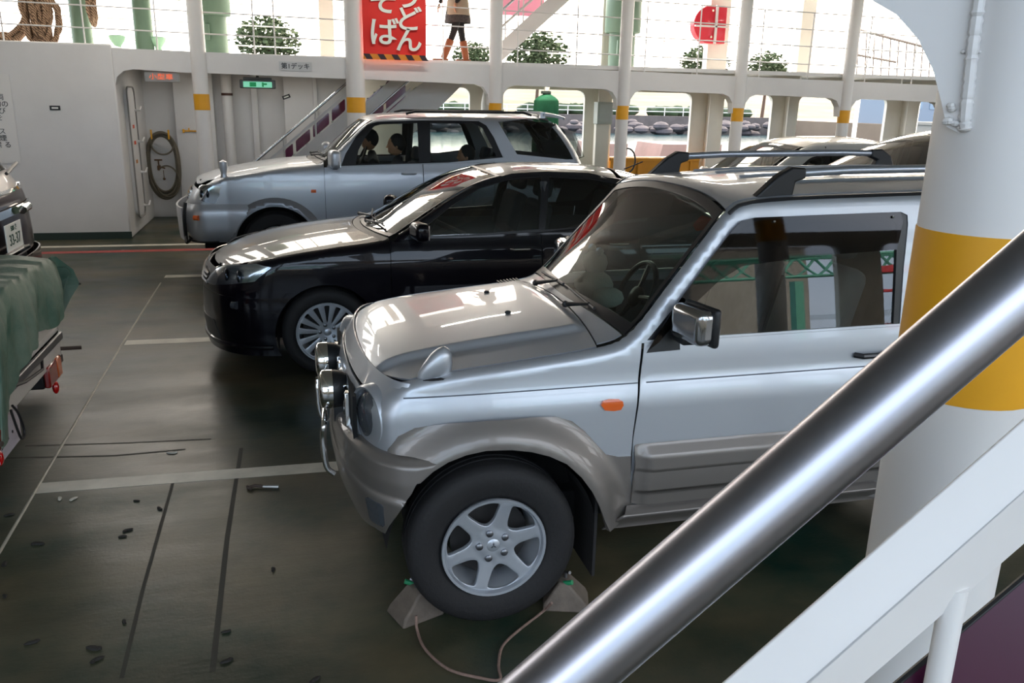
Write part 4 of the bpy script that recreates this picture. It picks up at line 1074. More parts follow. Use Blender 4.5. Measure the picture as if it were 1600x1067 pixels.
# ------------------------------------------------------------------ black sedan
AX, AY = .215, 6.83
AL = Car('black_sedan', 'glossy black four-door sedan with many-spoked alloy wheels parked in the middle', (AX, AY),
         Wz=[(.20, .80), (.35, .835), (.60, .85), (.78, .845), (.90, .825), (.98, .795), (1.05, .775), (1.25, .69), (1.42, .60), (1.5, .56)],
         zc=[(-.90, .62), (-.88, .70), (-.84, .76), (-.76, .815), (-.6, .865), (-.3, .93), (.1, .985), (.33, 1.01), (.42, 1.03), (.6, 1.13), (.9, 1.295), (1.15, 1.405), (1.35, 1.455), (1.7, 1.488), (2.1, 1.485), (2.5, 1.44), (2.75, 1.37), (3.05, 1.22), (3.25, 1.12), (3.4, 1.09), (3.6, 1.065), (3.70, .98), (3.74, .7)],
         ze=[(-.90, .60), (-.86, .66), (-.80, .72), (-.70, .785), (-.5, .85), (-.2, .905), (.1, .945), (.42, .985), (.52, 1.02), (.7, 1.13), (.95, 1.275), (1.2, 1.385), (1.4, 1.425), (1.75, 1.445), (2.1, 1.435), (2.45, 1.385), (2.75, 1.29), (3.0, 1.17), (3.2, 1.08), (3.4, 1.04), (3.6, 1.01), (3.70, .93), (3.74, .68)],
         x0=[(.2, -.86), (.35, -.90), (.6, -.905), (.72, -.88), (.85, -.80), (1.0, -.6)], x1=[(.2, 3.66), (.5, 3.74), (.8, 3.74), (1.0, 3.66), (1.1, 3.55)], L=.52, n=2.25, L1=.3, n1=2.5, r=.05, ph=2.4, taper=(.02, .03))
AO = AL.o3
def AX_(pts, g=(.9, 1.2)): return invs(AL.side(-1), pts, g, AO)
def AN(pts, g=(-.6, .8)): return invs(AL.nose(.006), pts, g, AO)
adlo = AX_([(632, 378), (660, 345), (700, 315), (745, 286), (800, 271), (853, 268), (920, 270), (985, 285), (1030, 310), (1010, 345), (940, 352), (848, 362), (740, 372)])
apan = [AX_([(650, 374), (668, 352), (705, 322), (750, 293), (800, 279), (846, 275), (842, 358), (740, 369)]),
        AX_([(858, 276), (915, 278), (965, 288), (960, 350), (852, 359)])]
ahl = AN([(322, 440), (338, 420), (352, 413), (400, 412), (424, 418), (412, 428), (398, 440), (360, 444), (335, 445)])
std_car(AL, dict(paint=NAVY, hubs=[0, 2.70], R=.325, Ra=.365, sill=.22, belt=lambda x: .985+.045*max(0, x-.5)*.6, doors=[.47, 1.62, 2.42], zb=.60, hood=(-.80, .40), ws=(.47, 1.36), roof=(1.36, 2.30), rglass=(2.34, 3.06), tail=3.70,
    dlo=adlo, panes=apan, cab_end=3.15, pil=.50, nose_top=lambda u: .785-.09*abs(u)**2.5, lamps=ahl, lamps_over=True, grille=rnd([(-.36, .64), (.36, .64), (.33, .75), (-.33, .75)], .03), gbars=[.66, .69, .72], bz0=.17, chin=.035, bump_out=.01,
    intake=rnd([(-.5, .25), (.5, .25), (.45, .40), (-.45, .40)], .03), rear_top=1.0, taillamp=[(.62, .78), (1.0, .80), (1.06, .92), (.70, .94)], mirror=(.67, 1.07, .11, .20, .13, NAVY), rim=.222, tw=.205, style='fan', seats=[(1.35, -.36), (1.35, .36), (2.2, -.3), (2.2, .3)], rwin=None, glass=glassmat('sedan_glass', (.42, .47, .47), 1.75), hcurve=.20, ccurve=.14, zbr=.62))
wiper(AL.t, AL, [(.36, -.10), (.46, -.42), (.46, -.50), (.42, -.02)], .03); wiper(AL.t, AL, [(.35, .45), (.42, .10), (.42, .05), (.47, .5)], .03)
for sg in (-1, 1):
    fo_ = [(sg*u, z) for u, z in rnd([(.66, .50), (.80, .50), (.80, .60), (.66, .60)], .03)]
    MB().tube([AL.nose(.02)(sg*u, .55) for u in (.70, .74)], .03, 12).build('fog_lamp', mat('dark_lamp_glass', '50545a', .08, .3, coat=1), AL.t, smooth=True)
MB().tube([AL.nose(.03)(u, .235) for u in np.linspace(-.97, .97, 50)], .018, 8).build('chin_spoiler', NAVY, AL.t, smooth=True)
MB().tube([(2.42, -.40, 1.47), (2.58, -.40, 1.53)], .005, 6).build('roof_antenna', BLACK, AL.t)

# ------------------------------------------------------------------ the farther four-wheel drive
SX, SY = -.17, 10.44
SU = Car('large_four_wheel_drive', 'farther silver four-door four-wheel drive with people inside, parked against the white wall', (SX, SY),
         Wz=[(.35, .80), (.6, .83), (.95, .84), (1.15, .825), (1.24, .80), (1.45, .74), (1.72, .66), (1.85, .60)],
         zc=[(-.97, .86), (-.95, .98), (-.90, 1.05), (-.8, 1.10), (-.4, 1.20), (.1, 1.275), (.45, 1.31), (.56, 1.35), (.75, 1.52), (.97, 1.71), (1.1, 1.785), (1.3, 1.82), (2.0, 1.845), (2.9, 1.84), (3.25, 1.82), (3.45, 1.70), (3.65, 1.35), (3.72, 1.1), (3.75, .5)],
         ze=[(-.97, .82), (-.94, .93), (-.88, 1.00), (-.78, 1.055), (-.4, 1.15), (.1, 1.23), (.5, 1.275), (.60, 1.33), (.8, 1.50), (1.0, 1.675), (1.12, 1.745), (1.3, 1.775), (2.0, 1.80), (2.9, 1.795), (3.22, 1.77), (3.42, 1.64), (3.62, 1.33), (3.70, 1.1), (3.74, .5)],
         x0=[(.3, -.93), (.5, -.96), (.85, -.97), (1.0, -.90), (1.1, -.75)], x1=[(.3, 3.70), (.6, 3.76), (1.1, 3.72), (1.35, 3.64), (1.65, 3.45), (1.8, 3.3)], L=.24, n=2.6, L1=.2, n1=3, r=.05, ph=2.6, taper=(.05, .02))
SO = SU.o3
def SXp(pts, g=(1.2, 1.5)): return invs(SU.side(-1), pts, g, SO)
sdlo = SXp([(533, 262), (540, 240), (557, 212), (574, 194), (590, 190), (660, 188), (748, 189), (760, 196), (772, 215), (786, 246), (700, 256), (620, 260)])
span_ = [SXp([(556, 258), (560, 235), (572, 212), (585, 197), (595, 194), (652, 192), (655, 256)]), SXp([(672, 192), (742, 193), (754, 200), (776, 244), (720, 252), (673, 255)])]
sex = [SXp([(778, 190), (880, 192), (893, 205), (909, 244), (880, 243), (808, 241)], (3, 1.5))]
shl = invs(SU.nose(.006), [(311, 300), (314, 288), (330, 289), (346, 292), (343, 306), (336, 318), (322, 316), (312, 312)], (-.7, .95), SO)
FLW = mat('surf_flare_paint', '8f9299', .4, .6, coat=.6)
std_car(SU, dict(paint=SILVER, hubs=[0, 2.675], R=.375, Ra=.455, sill=.45, belt=lambda x: 1.235+.032*max(0, x-.4), doors=[.55, 1.66, 2.50], zb=.84, hood=(-.86, .46), ws=(.56, 1.10), roof=(1.10, 3.22), rglass=(3.24, 3.6), tail=3.68,
    dlo=sdlo, panes=span_, extra_win=sex, cab_end=3.60, pil=.58, nose_top=lambda u: 1.02-.06*abs(u)**3, lamps=shl, lamps_over=True, grille=rnd([(-.45, .87), (.45, .87), (.45, .99), (-.45, .99)], .02), gbars=[.90, .93, .96], bz0=.42, bump_out=.05, wagon=True,
    rear_top=1.74, rwin=rnd([(-.75, 1.32), (.75, 1.32), (.68, 1.68), (-.68, 1.68)], .05), taillamp=[(.86, .85), (1.02, .85), (1.02, 1.12), (.86, 1.12)], mirror=(.66, 1.335, .12, .20, .20, SILVER), rim=.215, tw=.235, style='five', seats=[(1.35, -.36), (1.35, .36), (2.25, -.36), (2.25, .36)],
    flarew=.045, flare_mat=FLW, indic=SXp([(486, 296), (494, 296), (494, 301), (486, 301)], (.4, .9)), glass=glassmat('clear_side_glass', (.75, .80, .78), 1.5), glass2=TINT, hcurve=.10, ccurve=.08, handle=SILVER))
wiper(SU.t, SU, [(.44, -.15), (.55, -.45), (.56, -.5), (.52, -.02)], .03); wiper(SU.t, SU, [(.44, .35), (.52, .05), (.52, .0), (.55, .5)], .03)
# roof rails, rear spoiler, bumper guard, fender mirror, fog lamps
for sg in (-1, 1):
    MB().tube([(1.5, sg*.55, 1.825), (1.6, sg*.55, 1.85), (2.9, sg*.55, 1.86), (3.0, sg*.55, 1.83)], .014, 8).build('roof_rail', BLACK, SU.t, smooth=True)
    MB().tube([SU.nose(.06)(sg*u, .70) for u in (.78, .88)], .028, 10).build('turn_lamp', AMBER, SU.t, smooth=True)
sp_ = MB()
for i in range(12):
    pass
spf = lambda u, v: (3.12+.30*v+.04*(1-(u/.62)**2), u, 1.875-.05*v*v-.02*(abs(u)/.62)**3)
panel('rear_spoiler', rnd([(-.62, 0), (.62, 0), (.60, 1), (-.60, 1)], .08), spf, SILVER, SU.t, step=.1, thick=.03, outv=(0, 0, 1))
MB().bb((3.10, -.60, 1.80), (3.16, -.54, 1.87)).bb((3.10, .54, 1.80), (3.16, .60, 1.87)).build('spoiler_foot', SILVER, SU.t)
gb = MB().tube(cr_([SU.nose(.09)(-.62, .86), SU.nose(.12)(-.60, .70), SU.nose(.12)(-.58, .50), SU.nose(.10)(-.55, .42), SU.nose(.10)(.55, .42), SU.nose(.12)(.58, .50), SU.nose(.12)(.60, .70), SU.nose(.09)(.62, .86)], 5), .018, 8).build('bumper_guard', BLACK, SU.t, smooth=True)
panel('skid_plate', [(u, .44) for u in np.linspace(-.5, .5, 12)]+[(u, .80) for u in np.linspace(.55, -.55, 12)], SU.nose(.125), mat('skid_silver', 'd5d6da', .35, .3), SU.t, step=.06, thick=.02, outv=(-1, 0, 0))
fo2 = MB().lathe([(.04, 0), (.03, .05), (.045, .10), (.04, .17), (.001, .19)], 14, Matrix.Translation((-.52, -.70, 1.12))).build('fender_mirror', SILVER, SU.t, smooth=True)
MB().tube([SU.nose(.03)(u, .425) for u in np.linspace(-1.1, 1.1, 40)], .012, 6).build('bumper_lip', BLACK, SU.t, smooth=True)

# ------------------------------------------------------------------ white car and tall dark van further back on the right
def simple_profile(Lf, hood, ws, roof, rear, h0, hb, h1):
    return [(-Lf, h0-.3), (-Lf+.04, h0-.1), (-Lf+.15, h0), (hood*.5, (h0+hb)/2+.03), (hood, hb), (ws*.5+hood*.5+.1, (hb+h1)/2+.04), (ws, h1-.04), (ws+.35, h1), ((ws+roof)/2+.2, h1+.01), (roof, h1-.05)]
wz_ = lambda W, hb, h1, k=.2: [(.2, W-.04), (.5, W), (hb-.15, W), (hb, W-.04), ((hb+h1)/2, W-.11), (h1, W-k), (h1+.1, W-k-.05)]
V1 = Car('white_hatchback', 'white car with pale roof seen over the roof rails left of the dark van', (5.25, 10.45),
    Wz=wz_(.85, .98, 1.5, .24), zc=[(-.85, .6), (-.8, .72), (-.6, .86), (0, .96), (.35, 1.02), (.6, 1.16), (.95, 1.37), (1.25, 1.52), (1.6, 1.60), (2.2, 1.61), (2.8, 1.54), (3.1, 1.42), (3.3, 1.15), (3.36, .8), (3.38, .4)],
    ze=[(-.85, .58), (-.8, .68), (-.6, .81), (0, .92), (.38, .98), (.65, 1.12), (1.0, 1.34), (1.3, 1.48), (1.6, 1.55), (2.2, 1.56), (2.8, 1.50), (3.08, 1.38), (3.28, 1.12), (3.35, .8), (3.38, .4)],
    x0=[(.2, -.82), (.5, -.86), (.8, -.76), (1, -.5)], x1=[(.2, 3.34), (.6, 3.40), (.95, 3.36), (1.3, 3.15), (1.5, 2.9)], L=.4, L1=.3, r=.05)
B1 = lambda x: .985+.03*max(0, x-.5)
WCP = mat('pearl_white_paint', 'dddbd4', .3, .1, coat=1)
std_car(V1, dict(paint=WCP, hubs=[0, 2.6], R=.31, Ra=.35, sill=.22, belt=B1, doors=[.45, 1.55, 2.4], zb=.58, hood=(-.74, .36), ws=(.46, 1.30), roof=(1.3, 2.85), rglass=(2.87, 3.2), tail=3.34,
    dlo=rnd([(.80, 1.0), (1.35, 1.36), (1.6, 1.41), (2.5, 1.40), (2.85, 1.28), (2.9, 1.08)], .06), panes=[rnd([(.90, 1.02), (1.38, 1.34), (1.55, 1.38), (1.55, 1.02)], .03), rnd([(1.64, 1.02), (1.64, 1.38), (2.4, 1.37), (2.42, 1.04)], .03)], cab_end=3.2, pil=.5,
    nose_top=lambda u: .76-.08*abs(u)**2.5, lamps=[(-.6, .62), (-.95, .66), (-.97, .72), (-.66, .72)], lamps_over=True, grille=rnd([(-.4, .61), (.4, .61), (.36, .70), (-.36, .70)], .02), bz0=.2, wagon=True, rear_top=1.38, rwin=rnd([(-.7, 1.02), (.7, 1.02), (.62, 1.32), (-.62, 1.32)], .04),
    taillamp=[(.8, .78), (1.02, .78), (1.02, .98), (.8, .98)], mirror=(.68, 1.06, .11, .18, .13, WCP), rim=.2, tw=.19, style='five', seats=[(1.3, -.35), (1.3, .35), (2.1, -.3), (2.1, .3)], glass=GLASS, glass2=TINT))
V2 = Car('dark_minivan', 'tall dark van whose big raked windshield shows beside the big banded post', (5.05, 7.45),
    Wz=wz_(.86, 1.1, 1.78, .22), zc=[(-.85, .7), (-.8, .82), (-.6, .95), (-.1, 1.06), (.1, 1.12), (.4, 1.28), (.8, 1.49), (1.1, 1.63), (1.4, 1.74), (1.8, 1.80), (2.4, 1.82), (3.2, 1.78), (3.5, 1.6), (3.62, 1.2), (3.66, .5)],
    ze=[(-.85, .66), (-.8, .78), (-.6, .90), (-.1, 1.02), (.12, 1.07), (.45, 1.25), (.85, 1.46), (1.15, 1.59), (1.45, 1.69), (1.8, 1.75), (2.4, 1.77), (3.2, 1.73), (3.48, 1.56), (3.6, 1.2), (3.66, .5)],
    x0=[(.2, -.82), (.5, -.86), (.85, -.78), (1, -.6)], x1=[(.2, 3.62), (.6, 3.68), (1.2, 3.62), (1.6, 3.45), (1.8, 3.2)], L=.4, L1=.25, r=.05)
B2 = lambda x: 1.10+.02*max(0, x-.5)
std_car(V2, dict(paint=mat('dark_grey_paint', '2a2c30', .3, .5, coat=1), hubs=[0, 2.75], R=.32, Ra=.36, sill=.24, belt=B2, doors=[.47, 1.6, 2.5], zb=.62, hood=(-.72, .08), ws=(.16, 1.5), roof=(1.5, 3.2), rglass=(3.25, 3.5), tail=3.6,
    dlo=rnd([(.72, 1.12), (1.3, 1.52), (1.6, 1.62), (3.1, 1.62), (3.2, 1.2)], .06), panes=[rnd([(.85, 1.14), (1.35, 1.50), (1.6, 1.59), (1.62, 1.14)], .03), rnd([(1.72, 1.15), (1.72, 1.59), (2.5, 1.59), (2.5, 1.16)], .03)], cab_end=3.45, pil=.3,
    nose_top=lambda u: .84-.08*abs(u)**2.5, lamps=[(-.6, .66), (-.95, .70), (-.97, .80), (-.66, .80)], lamps_over=True, grille=rnd([(-.4, .65), (.4, .65), (.36, .76), (-.36, .76)], .02), bz0=.2, wagon=True, rear_top=1.64, rwin=rnd([(-.7, 1.16), (.7, 1.16), (.62, 1.56), (-.62, 1.56)], .04),
    taillamp=[(.8, .9), (1.02, .9), (1.02, 1.2), (.8, 1.2)], mirror=(.68, 1.18, .11, .2, .16, BLACK), rim=.2, tw=.2, style='five', seats=[(1.3, -.35), (1.3, .35), (2.2, -.35), (2.2, .35)], glass=GLASS, glass2=TINT))

# ------------------------------------------------------------------ pearl-white wagon at the left edge, seen from behind
WX, WY = -5.45, 6.10
WG = Car('tall_wagon', 'tall pale wagon with chrome tail trim and number plate at the left edge', (WX, WY),
    Wz=[(.3, .76), (.6, .79), (1.2, .79), (1.42, .76), (1.6, .70), (1.85, .62), (2.0, .56)], zc=[(-.85, .9), (-.8, 1.0), (-.6, 1.1), (0, 1.18), (.45, 1.24), (.7, 1.42), (1.0, 1.68), (1.4, 1.84), (2.2, 1.9), (3.1, 1.87), (3.35, 1.74), (3.5, 1.48), (3.6, 1.3), (3.64, .6)],
    ze=[(-.85, .86), (-.8, .96), (-.6, 1.06), (0, 1.14), (.48, 1.20), (.75, 1.38), (1.05, 1.62), (1.45, 1.78), (2.2, 1.84), (3.1, 1.81), (3.32, 1.68), (3.48, 1.46), (3.58, 1.3), (3.63, .6)],
    x0=[(.3, -.82), (.6, -.86), (1.0, -.78), (1.2, -.6)], x1=[(.3, 3.60), (.8, 3.65), (1.25, 3.63), (1.4, 3.57), (1.7, 3.40), (1.9, 3.2)], L=.3, L1=.16, n1=3, r=.05)
std_car(WG, dict(paint=mat('wagon_white', 'b5afae', .3, .2, coat=1), hubs=[0, 2.7], R=.37, Ra=.42, sill=.42, belt=lambda x: 1.36+.01*x, doors=[.52, 1.6, 2.5], zb=.82, hood=(-.72, .46), ws=(.56, 1.3), roof=(1.3, 3.1), rglass=(3.1, 3.4), tail=3.55,
    dlo=rnd([(.85, 1.40), (1.3, 1.70), (1.5, 1.74), (3.0, 1.72), (3.2, 1.44)], .06), panes=[rnd([(.95, 1.42), (1.32, 1.68), (1.56, 1.71), (1.56, 1.42)], .03), rnd([(1.66, 1.42), (1.66, 1.71), (2.4, 1.70), (2.42, 1.43)], .03)], cab_end=3.4, pil=.6,
    nose_top=lambda u: 1.0-.08*abs(u)**2.5, bz0=.42, zbr=.90, wagon=True, rear_top=1.80, rwin=rnd([(-.82, 1.45), (.82, 1.45), (.76, 1.74), (-.76, 1.74)], .05), bump_out=.05, rbump_mat=mat('dark_bumper', '3a3236', .25, coat=.5),
    taillamp=[(.76, 1.0), (.95, 1.0), (1.02, 1.06), (1.02, 1.27), (.80, 1.27)], mirror=(.70, 1.46, .11, .18, .16, WCP), rim=.22, tw=.22, style='five', seats=[(1.3, -.35), (1.3, .35)], glass=GLASS, glass2=TINT))
wr = WG.nose(rear=True)
def onrear(name, pts, m, out=.01, thick=.012, parent=None): return panel(name, pts, WG.nose(out, rear=True), m, parent or WG.t, step=.05, thick=thick, outv=(1, 0, 0))
onrear('tail_trim', rnd([(-.76, .93), (.76, .93), (.80, 1.33), (-.80, 1.33)], .02), mat('tail_trim_dark', '4a3e42', .15, .6), .012)
for z, h_ in ((1.325, .02), (1.185, .05)): onrear('chrome_strip', rnd([(-.96, z), (.96, z), (.96, z+h_), (-.96, z+h_)], .01), CHROME, .03)
mm = MB().tube([WG.nose(.05, rear=True)(u, 1.19+.02*sin(u*8)) for u in (.10, .16, .22)], .03, 10).build('gate_handle', CHROME, WG.t, smooth=True)
pu, pz = invs(WG.nose(.06, rear=True), [(20, 368)], (.1, 1.05), WG.o3)[0]
pc = Vector(WG.nose(.07, rear=True)(pu, pz)); print('wagon plate', pu, pz, pc)
pl = MB().bb((-.006, -.165, -.083), (.0, .165, .083)).build('number_plate', mat('plate_white', 'e6e6e0', .4), WG.t, loc=pc)
text('plate_number', '33-37', .10, (.002, 0, -.022), RXR, mat('plate_green', '1f4a3a', .5), pl); text('plate_region', '500 さ', .045, (.002, 0, .05), RXR, mat('plate_green', '1f4a3a', .5), pl)
MB().bb((-.02, -.2, -.11), (.03, .2, -.09)).build('plate_frame', CHROME, pl)
MB().tube([(3.60, .3, 1.44), (3.58, .62, 1.49)], .012, 6).build('rear_wiper', BLACK, WG.t)

# ------------------------------------------------------------------ small truck with green tarpaulin at the left edge
TX, TY = -1.34, 4.46
tk = thing('small_truck', 'small flatbed truck with a green tarpaulin over its bed at the left edge', 'truck', (TX, TY, 0))
WT = mat('truck_white', 'c4bfb9', .45, var=.15)
MB().bb((-1.95, -.70, .62), (0, .70, .68)).bb((-1.9, -.35, .40), (-.1, -.28, .62)).bb((-1.9, .28, .40), (-.1, .35, .62)).build('truck_bed', WT, tk, bevel=.006)
MB().bb((-.05, -.70, .50), (.0, .70, .66)).build('rear_sill', WT, tk, bevel=.008)
MB().bb((.0, -.70, .60), (.02, .70, .645)).build('sill_rail', DULLST, tk, bevel=.006)
tg = MB().bb((-.03, -.69, .68), (.0, .69, .94)).build('tailgate', WT, tk, bevel=.008)
MB().bb((.0, -.5, .74), (.006, .5, .76)).bb((.0, -.5, .86), (.006, .5, .88)).build('gate_rib', WT, tg)
for sg in (-1, 1): MB().bb((-1.95, sg*.70, .68), (0, sg*.67, .94)).build('side_gate', WT, tk, bevel=.006)
for sg in (-1, 1):
    MB().bb((-.10, sg*.37, .40), (-.02, sg*.64, .53)).build('lamp_body', BLACK, tk, bevel=.01)
    MB().bb((-.02, sg*.37, .405), (.012, sg*.54, .525)).build('tail_lamp', mat('dull_red_lens', '8a1c18', .2, coat=.6), tk, bevel=.01)
    MB().bb((-.02, sg*.545, .405), (.012, sg*.64, .525)).build('turn_lamp', mat('orange_lens', 'c85a20', .2, coat=.6), tk, bevel=.01)
    MB().ball((.0, sg*.50, .37), .03, 12, (.6, 1, 1.3)).build('reflector', REDL, tk, smooth=True)
    MB().bb((-.06, sg*.60, .46), (-.0, sg*.72, .50)).tube([(-.03, sg*.70, .54), (.10, sg*.74, .53)], .012, 6).build('lamp_bracket', mat('rusty', '4a3d35', .8), tk)
tp = MB().bb((0, -.165, -.083), (.008, .165, .083)).build('number_plate', mat('plate_pale', 'b9b2bb', .5), tk, loc=(.0, -.36, .43))
text('plate_number', 'つ ・・・', .07, (.010, 0, -.01), RXR, mat('ink', '20242a', .6), tp)
MB().tube(cr_([(.03, -.36, .55), (.04, -.34, .44), (.04, -.30, .38), (.04, -.25, .40), (.035, -.28, .50), (.03, -.33, .56)], 6), .006, 6).build('hook_cord', BLACK, tk, smooth=True)
MB().tube([(-.02, .40, .62), (.03, .2, .57), (.03, -.1, .60), (.02, -.4, .66)], .008, 6).build('strap', BLACK, tk)
MB().bb((-3.25, -.70, .35), (-1.98, .70, 1.05)).add([(-3.25, -.70, 1.05), (-1.98, -.70, 1.05), (-1.98, .70, 1.05), (-3.25, .70, 1.05), (-2.9, -.62, 1.72), (-2.0, -.62, 1.74), (-2.0, .62, 1.74), (-2.9, .62, 1.72)], [(0, 1, 5, 4), (1, 2, 6, 5), (2, 3, 7, 6), (3, 0, 4, 7), (4, 5, 6, 7)]).build('cab', WT, tk, bevel=.04, seg=3)
MB().add([(-2.01+.03, -.5, 1.15), (-1.98+.003, -.5, 1.15), (-1.976, .5, 1.15), (-1.976, .5, 1.6), (-1.976, -.5, 1.6), (-1.976, -.5, 1.15)], [(5, 2, 3, 4)]).build('cab_rear_window', TINT, tk)
for sg in (-1, 1):
    MB().add([(-2.95, sg*.703, 1.08), (-2.1, sg*.703, 1.08), (-2.1, sg*.64, 1.6), (-2.8, sg*.64, 1.6)], [(0, 1, 2, 3)]).build('cab_side_window', TINT, tk)
    for hx_ in (-2.95, -.62): wheel(tk, hx_, sg*.68, .27, .16, .155, 'five', sg)
# tarpaulin: rounded load with hanging rear and side skirts, creases and a pinched corner
def tarp(u, v):
    """u across -1..1, v 0 at the front, 1 at the rear top edge, up to 1.5 hanging at the rear; |u|>1 hangs at the side"""
    zt = 1.10-.03*abs(u)**2+.018*sin(7*v+2*u)+.012*sin(13*u+4*v)+.012*abs(sin(6*u+11*v))-.01*abs(sin(17*u-5*v))
    y = .72*max(-1, min(1, u)); x = -1.95+1.97*min(v, 1); z = zt
    if abs(u) > 1:
        d = abs(u)-1; z -= d; y = sgn(u)*(.72+.03*sin(9*v)*min(1, d*5)+.02*d)
    if v > 1:
        d = (v-1); z = zt-d if abs(u) <= 1 else z-d*.2; x += .025*min(1, d*8)+.03*sin(9*u+d*7)*min(1, d*4)+.03*d+.012*abs(sin(21*u+9*d))*min(1, d*6)
    if abs(u) > 1 and v > 1: x += .05; 
    z -= .03*max(0, 1-abs(v-1)/.06)*.5
    return (x, y, z)
def skirt(u): return 1.32+.16*max(0, -u)+.10*max(0, min(1, (-u-.1)*2))-.12*max(0, (u-.6))*2
tout = [(-1.25, 0), (-1.0, 0), (1.0, 0), (1.25, 0), (1.27, .5), (1.24, .93), (1.1, 1.04)]+[(u, skirt(u)) for u in np.linspace(1.0, -1.0, 22)]+[(-1.1, 1.04), (-1.24, .93), (-1.27, .5)]
o = panel('tarpaulin', tout, tarp, mat('green_tarp', '2f5646', .6, var=.35, vscale=3, bump=.6, bscale=14, vcol='6c7a6c'), tk, step=.04, thick=.006, outv=(0, 0, 1))
q_ = MB()
cpts = [(.03, .72, 1.08), (.10, .78, .99), (.12, .80, .90), (.07, .76, .82), (.03, .74, .74), (.0, .70, .76), (.0, .66, 1.06)]
q_.add(cpts+[(x-.02, y+.02, z) for x, y, z in cpts]+[(.04, .76, .9)], [(0, 1, 14), (1, 2, 14), (2, 3, 14), (3, 4, 14), (4, 5, 14), (5, 6, 14), (6, 0, 14), (7, 8, 9, 10, 11, 12, 13)])
fo3 = q_.build('corner_fold', MATS['green_tarp'], o)
MB().ball((.12, .80, .90), .008, 6).build('eyelet', BLACK, o)
# ================================================================== fittings of the ferry
# gusset bracket with weld on the big post
def gus(x, z): return (x, 0, z)
pg = thing('post_bracket', 'curved white steel bracket welded to the upper left of the big banded post', 'bracket', (0, 0, 0))
Pp = Vector((.945, .955, 0)); dv = Vector((-.72, .694, 0)).normalized()   # towards the left in the picture
dl = Vector((-cos(radians(44.6)), sin(radians(44.6)), 0)); nrm_ = Vector((sin(radians(44.6)), cos(radians(44.6)), 0))
def gfn(s, z): p = Pp-nrm_*.075+dl*s; return (p.x, p.y, z)
arc = invs(gfn, [(1335, -40), (1362, 0), (1400, 22), (1435, 62), (1458, 110), (1471, 160), (1479, 198), (1500, 209), (1515, 204)], (.1, 1.95))
gout = arc+invs(gfn, [(1512, 150), (1520, 80), (1528, 10), (1534, -40)], (0, 1.95)); gout += [(gout[-1][0]-.01, 2.35), (arc[0][0]+.12, 2.35)]
o = panel('bracket_plate', gout, gfn, WHITE, pg, step=.02, thick=.012, outv=(-.7, -.7, 0), smooth=False)
bd = MB()
random.seed(3)
wp = invs(lambda s, z: (Pp.x-nrm_.x*.082+dl.x*s, Pp.y-nrm_.y*.082+dl.y*s, z), [(1509, 205), (1508, 190), (1510, 165), (1513, 140), (1516, 110), (1519, 80), (1523, 50), (1527, 20), (1531, -10), (1534, -40)], (0, 1.95))
wq = cr_([tuple(Pp-nrm_*.082+dl*s_+Vector((0, 0, z_-Pp.z))) for s_, z_ in wp], 5)
bd.tube(wq, [.0055+.0025*abs(sin(i*1.3))+.001*random.random() for i in range(len(wq))], 8)
for i in range(14):
    s_, z_ = wp[1]; q_ = Pp-nrm_*.079+dl*(s_+.006+random.uniform(-.012, .016)); bd.ball((q_.x, q_.y, wp[0][1]+.012*i*random.random()+.004), random.uniform(.003, .007), 8, (1, 1, .8))
bd.build('weld_bead', WHITE, pg, smooth=True)

# near stairway: steel handrail, white stringer channel, balusters, purple panel
def scr(px, py, zc): return Vector(CP+ray(px, py)*zc)
def along(pA, pB, za, zb, ea=.35, eb=.35):
    a = scr(*pA, za); b = scr(*pB, zb); d = b-a; return a-d*ea, b+d*eb
a, b = along((872, 1067), (1600, 440), .47, .47, .3, .5)
st = thing('handrail', 'thick polished stainless steel handrail crossing the lower right diagonally', 'handrail', tuple(a))
MB().tube([Vector((0, 0, 0)), (b-a)*.25, (b-a)*.5, (b-a)*.75, b-a], .0215, 48).build('rail_pipe', mat('brushed_steel', 'acacb6', .33, 1.0), st, smooth=True)
dr = (b-a).normalized(); stringer_n = dr.cross(Vector((0, 0, 1))).normalized()
# stringer: top flange + web, below the handrail
e1, e2 = along((1130, 1067), (1600, 655), .757, .757, .6, .8)
f1, f2 = along((1262, 1067), (1600, 765), .745, .745, .75, 1.1)
g1, g2 = along((1351, 1067), (1600, 851), .79, .79, 1.0, 1.5)
ch = MB()
def quadbar(A, B, th):
    """plate through edges A (2 points) and B (2 points) with thickness"""
    n = (A[1]-A[0]).cross(B[0]-A[0]).normalized()*th
    v = [A[0], A[1], B[1], B[0]]; ch.add([*v, *[q+n for q in v]], [(0, 1, 2, 3), (7, 6, 5, 4), (0, 4, 5, 1), (1, 5, 6, 2), (2, 6, 7, 3), (3, 7, 4, 0)])
quadbar((e1, e2), (f1, f2), .006); quadbar((f1, f2), (g1, g2), .006)
sbt = thing('stair_balustrade', 'white painted stair balustrade with purple panel under the steel handrail at the lower right', 'balustrade', tuple(e1))
def under(o, par):
    o.parent = par; o.matrix_parent_inverse = Matrix.Translation(par.location).inverted(); return o
under(ch.build('guard_rail', WHITE, bevel=.002), sbt)
pn = [scr(*p, .84) for p in [(1330, 1130), (1660, 853), (1860, 1130)]]
q = MB(); nn = (pn[1]-pn[0]).cross(pn[2]-pn[0]).normalized()*-.004
q.add([*pn, *[p+nn for p in pn]], [(0, 1, 2), (5, 4, 3), (0, 3, 4, 1), (1, 4, 5, 2), (2, 5, 3, 0)])
under(q.build('purple_panel', mat('deep_purple_panel', '3c102b', .3)), sbt)
under(MB().tube([pn[0], pn[1]], .004, 8).build('edge_trim', BLACK), sbt)
A = scr(1490, 930, .79); B_ = scr(1450, 965, .79)
under(MB().tube([A+Vector((0, 0, .01)), A-Vector((0, 0, .6))], .012, 12).build('baluster', WHITE, smooth=True), sbt)
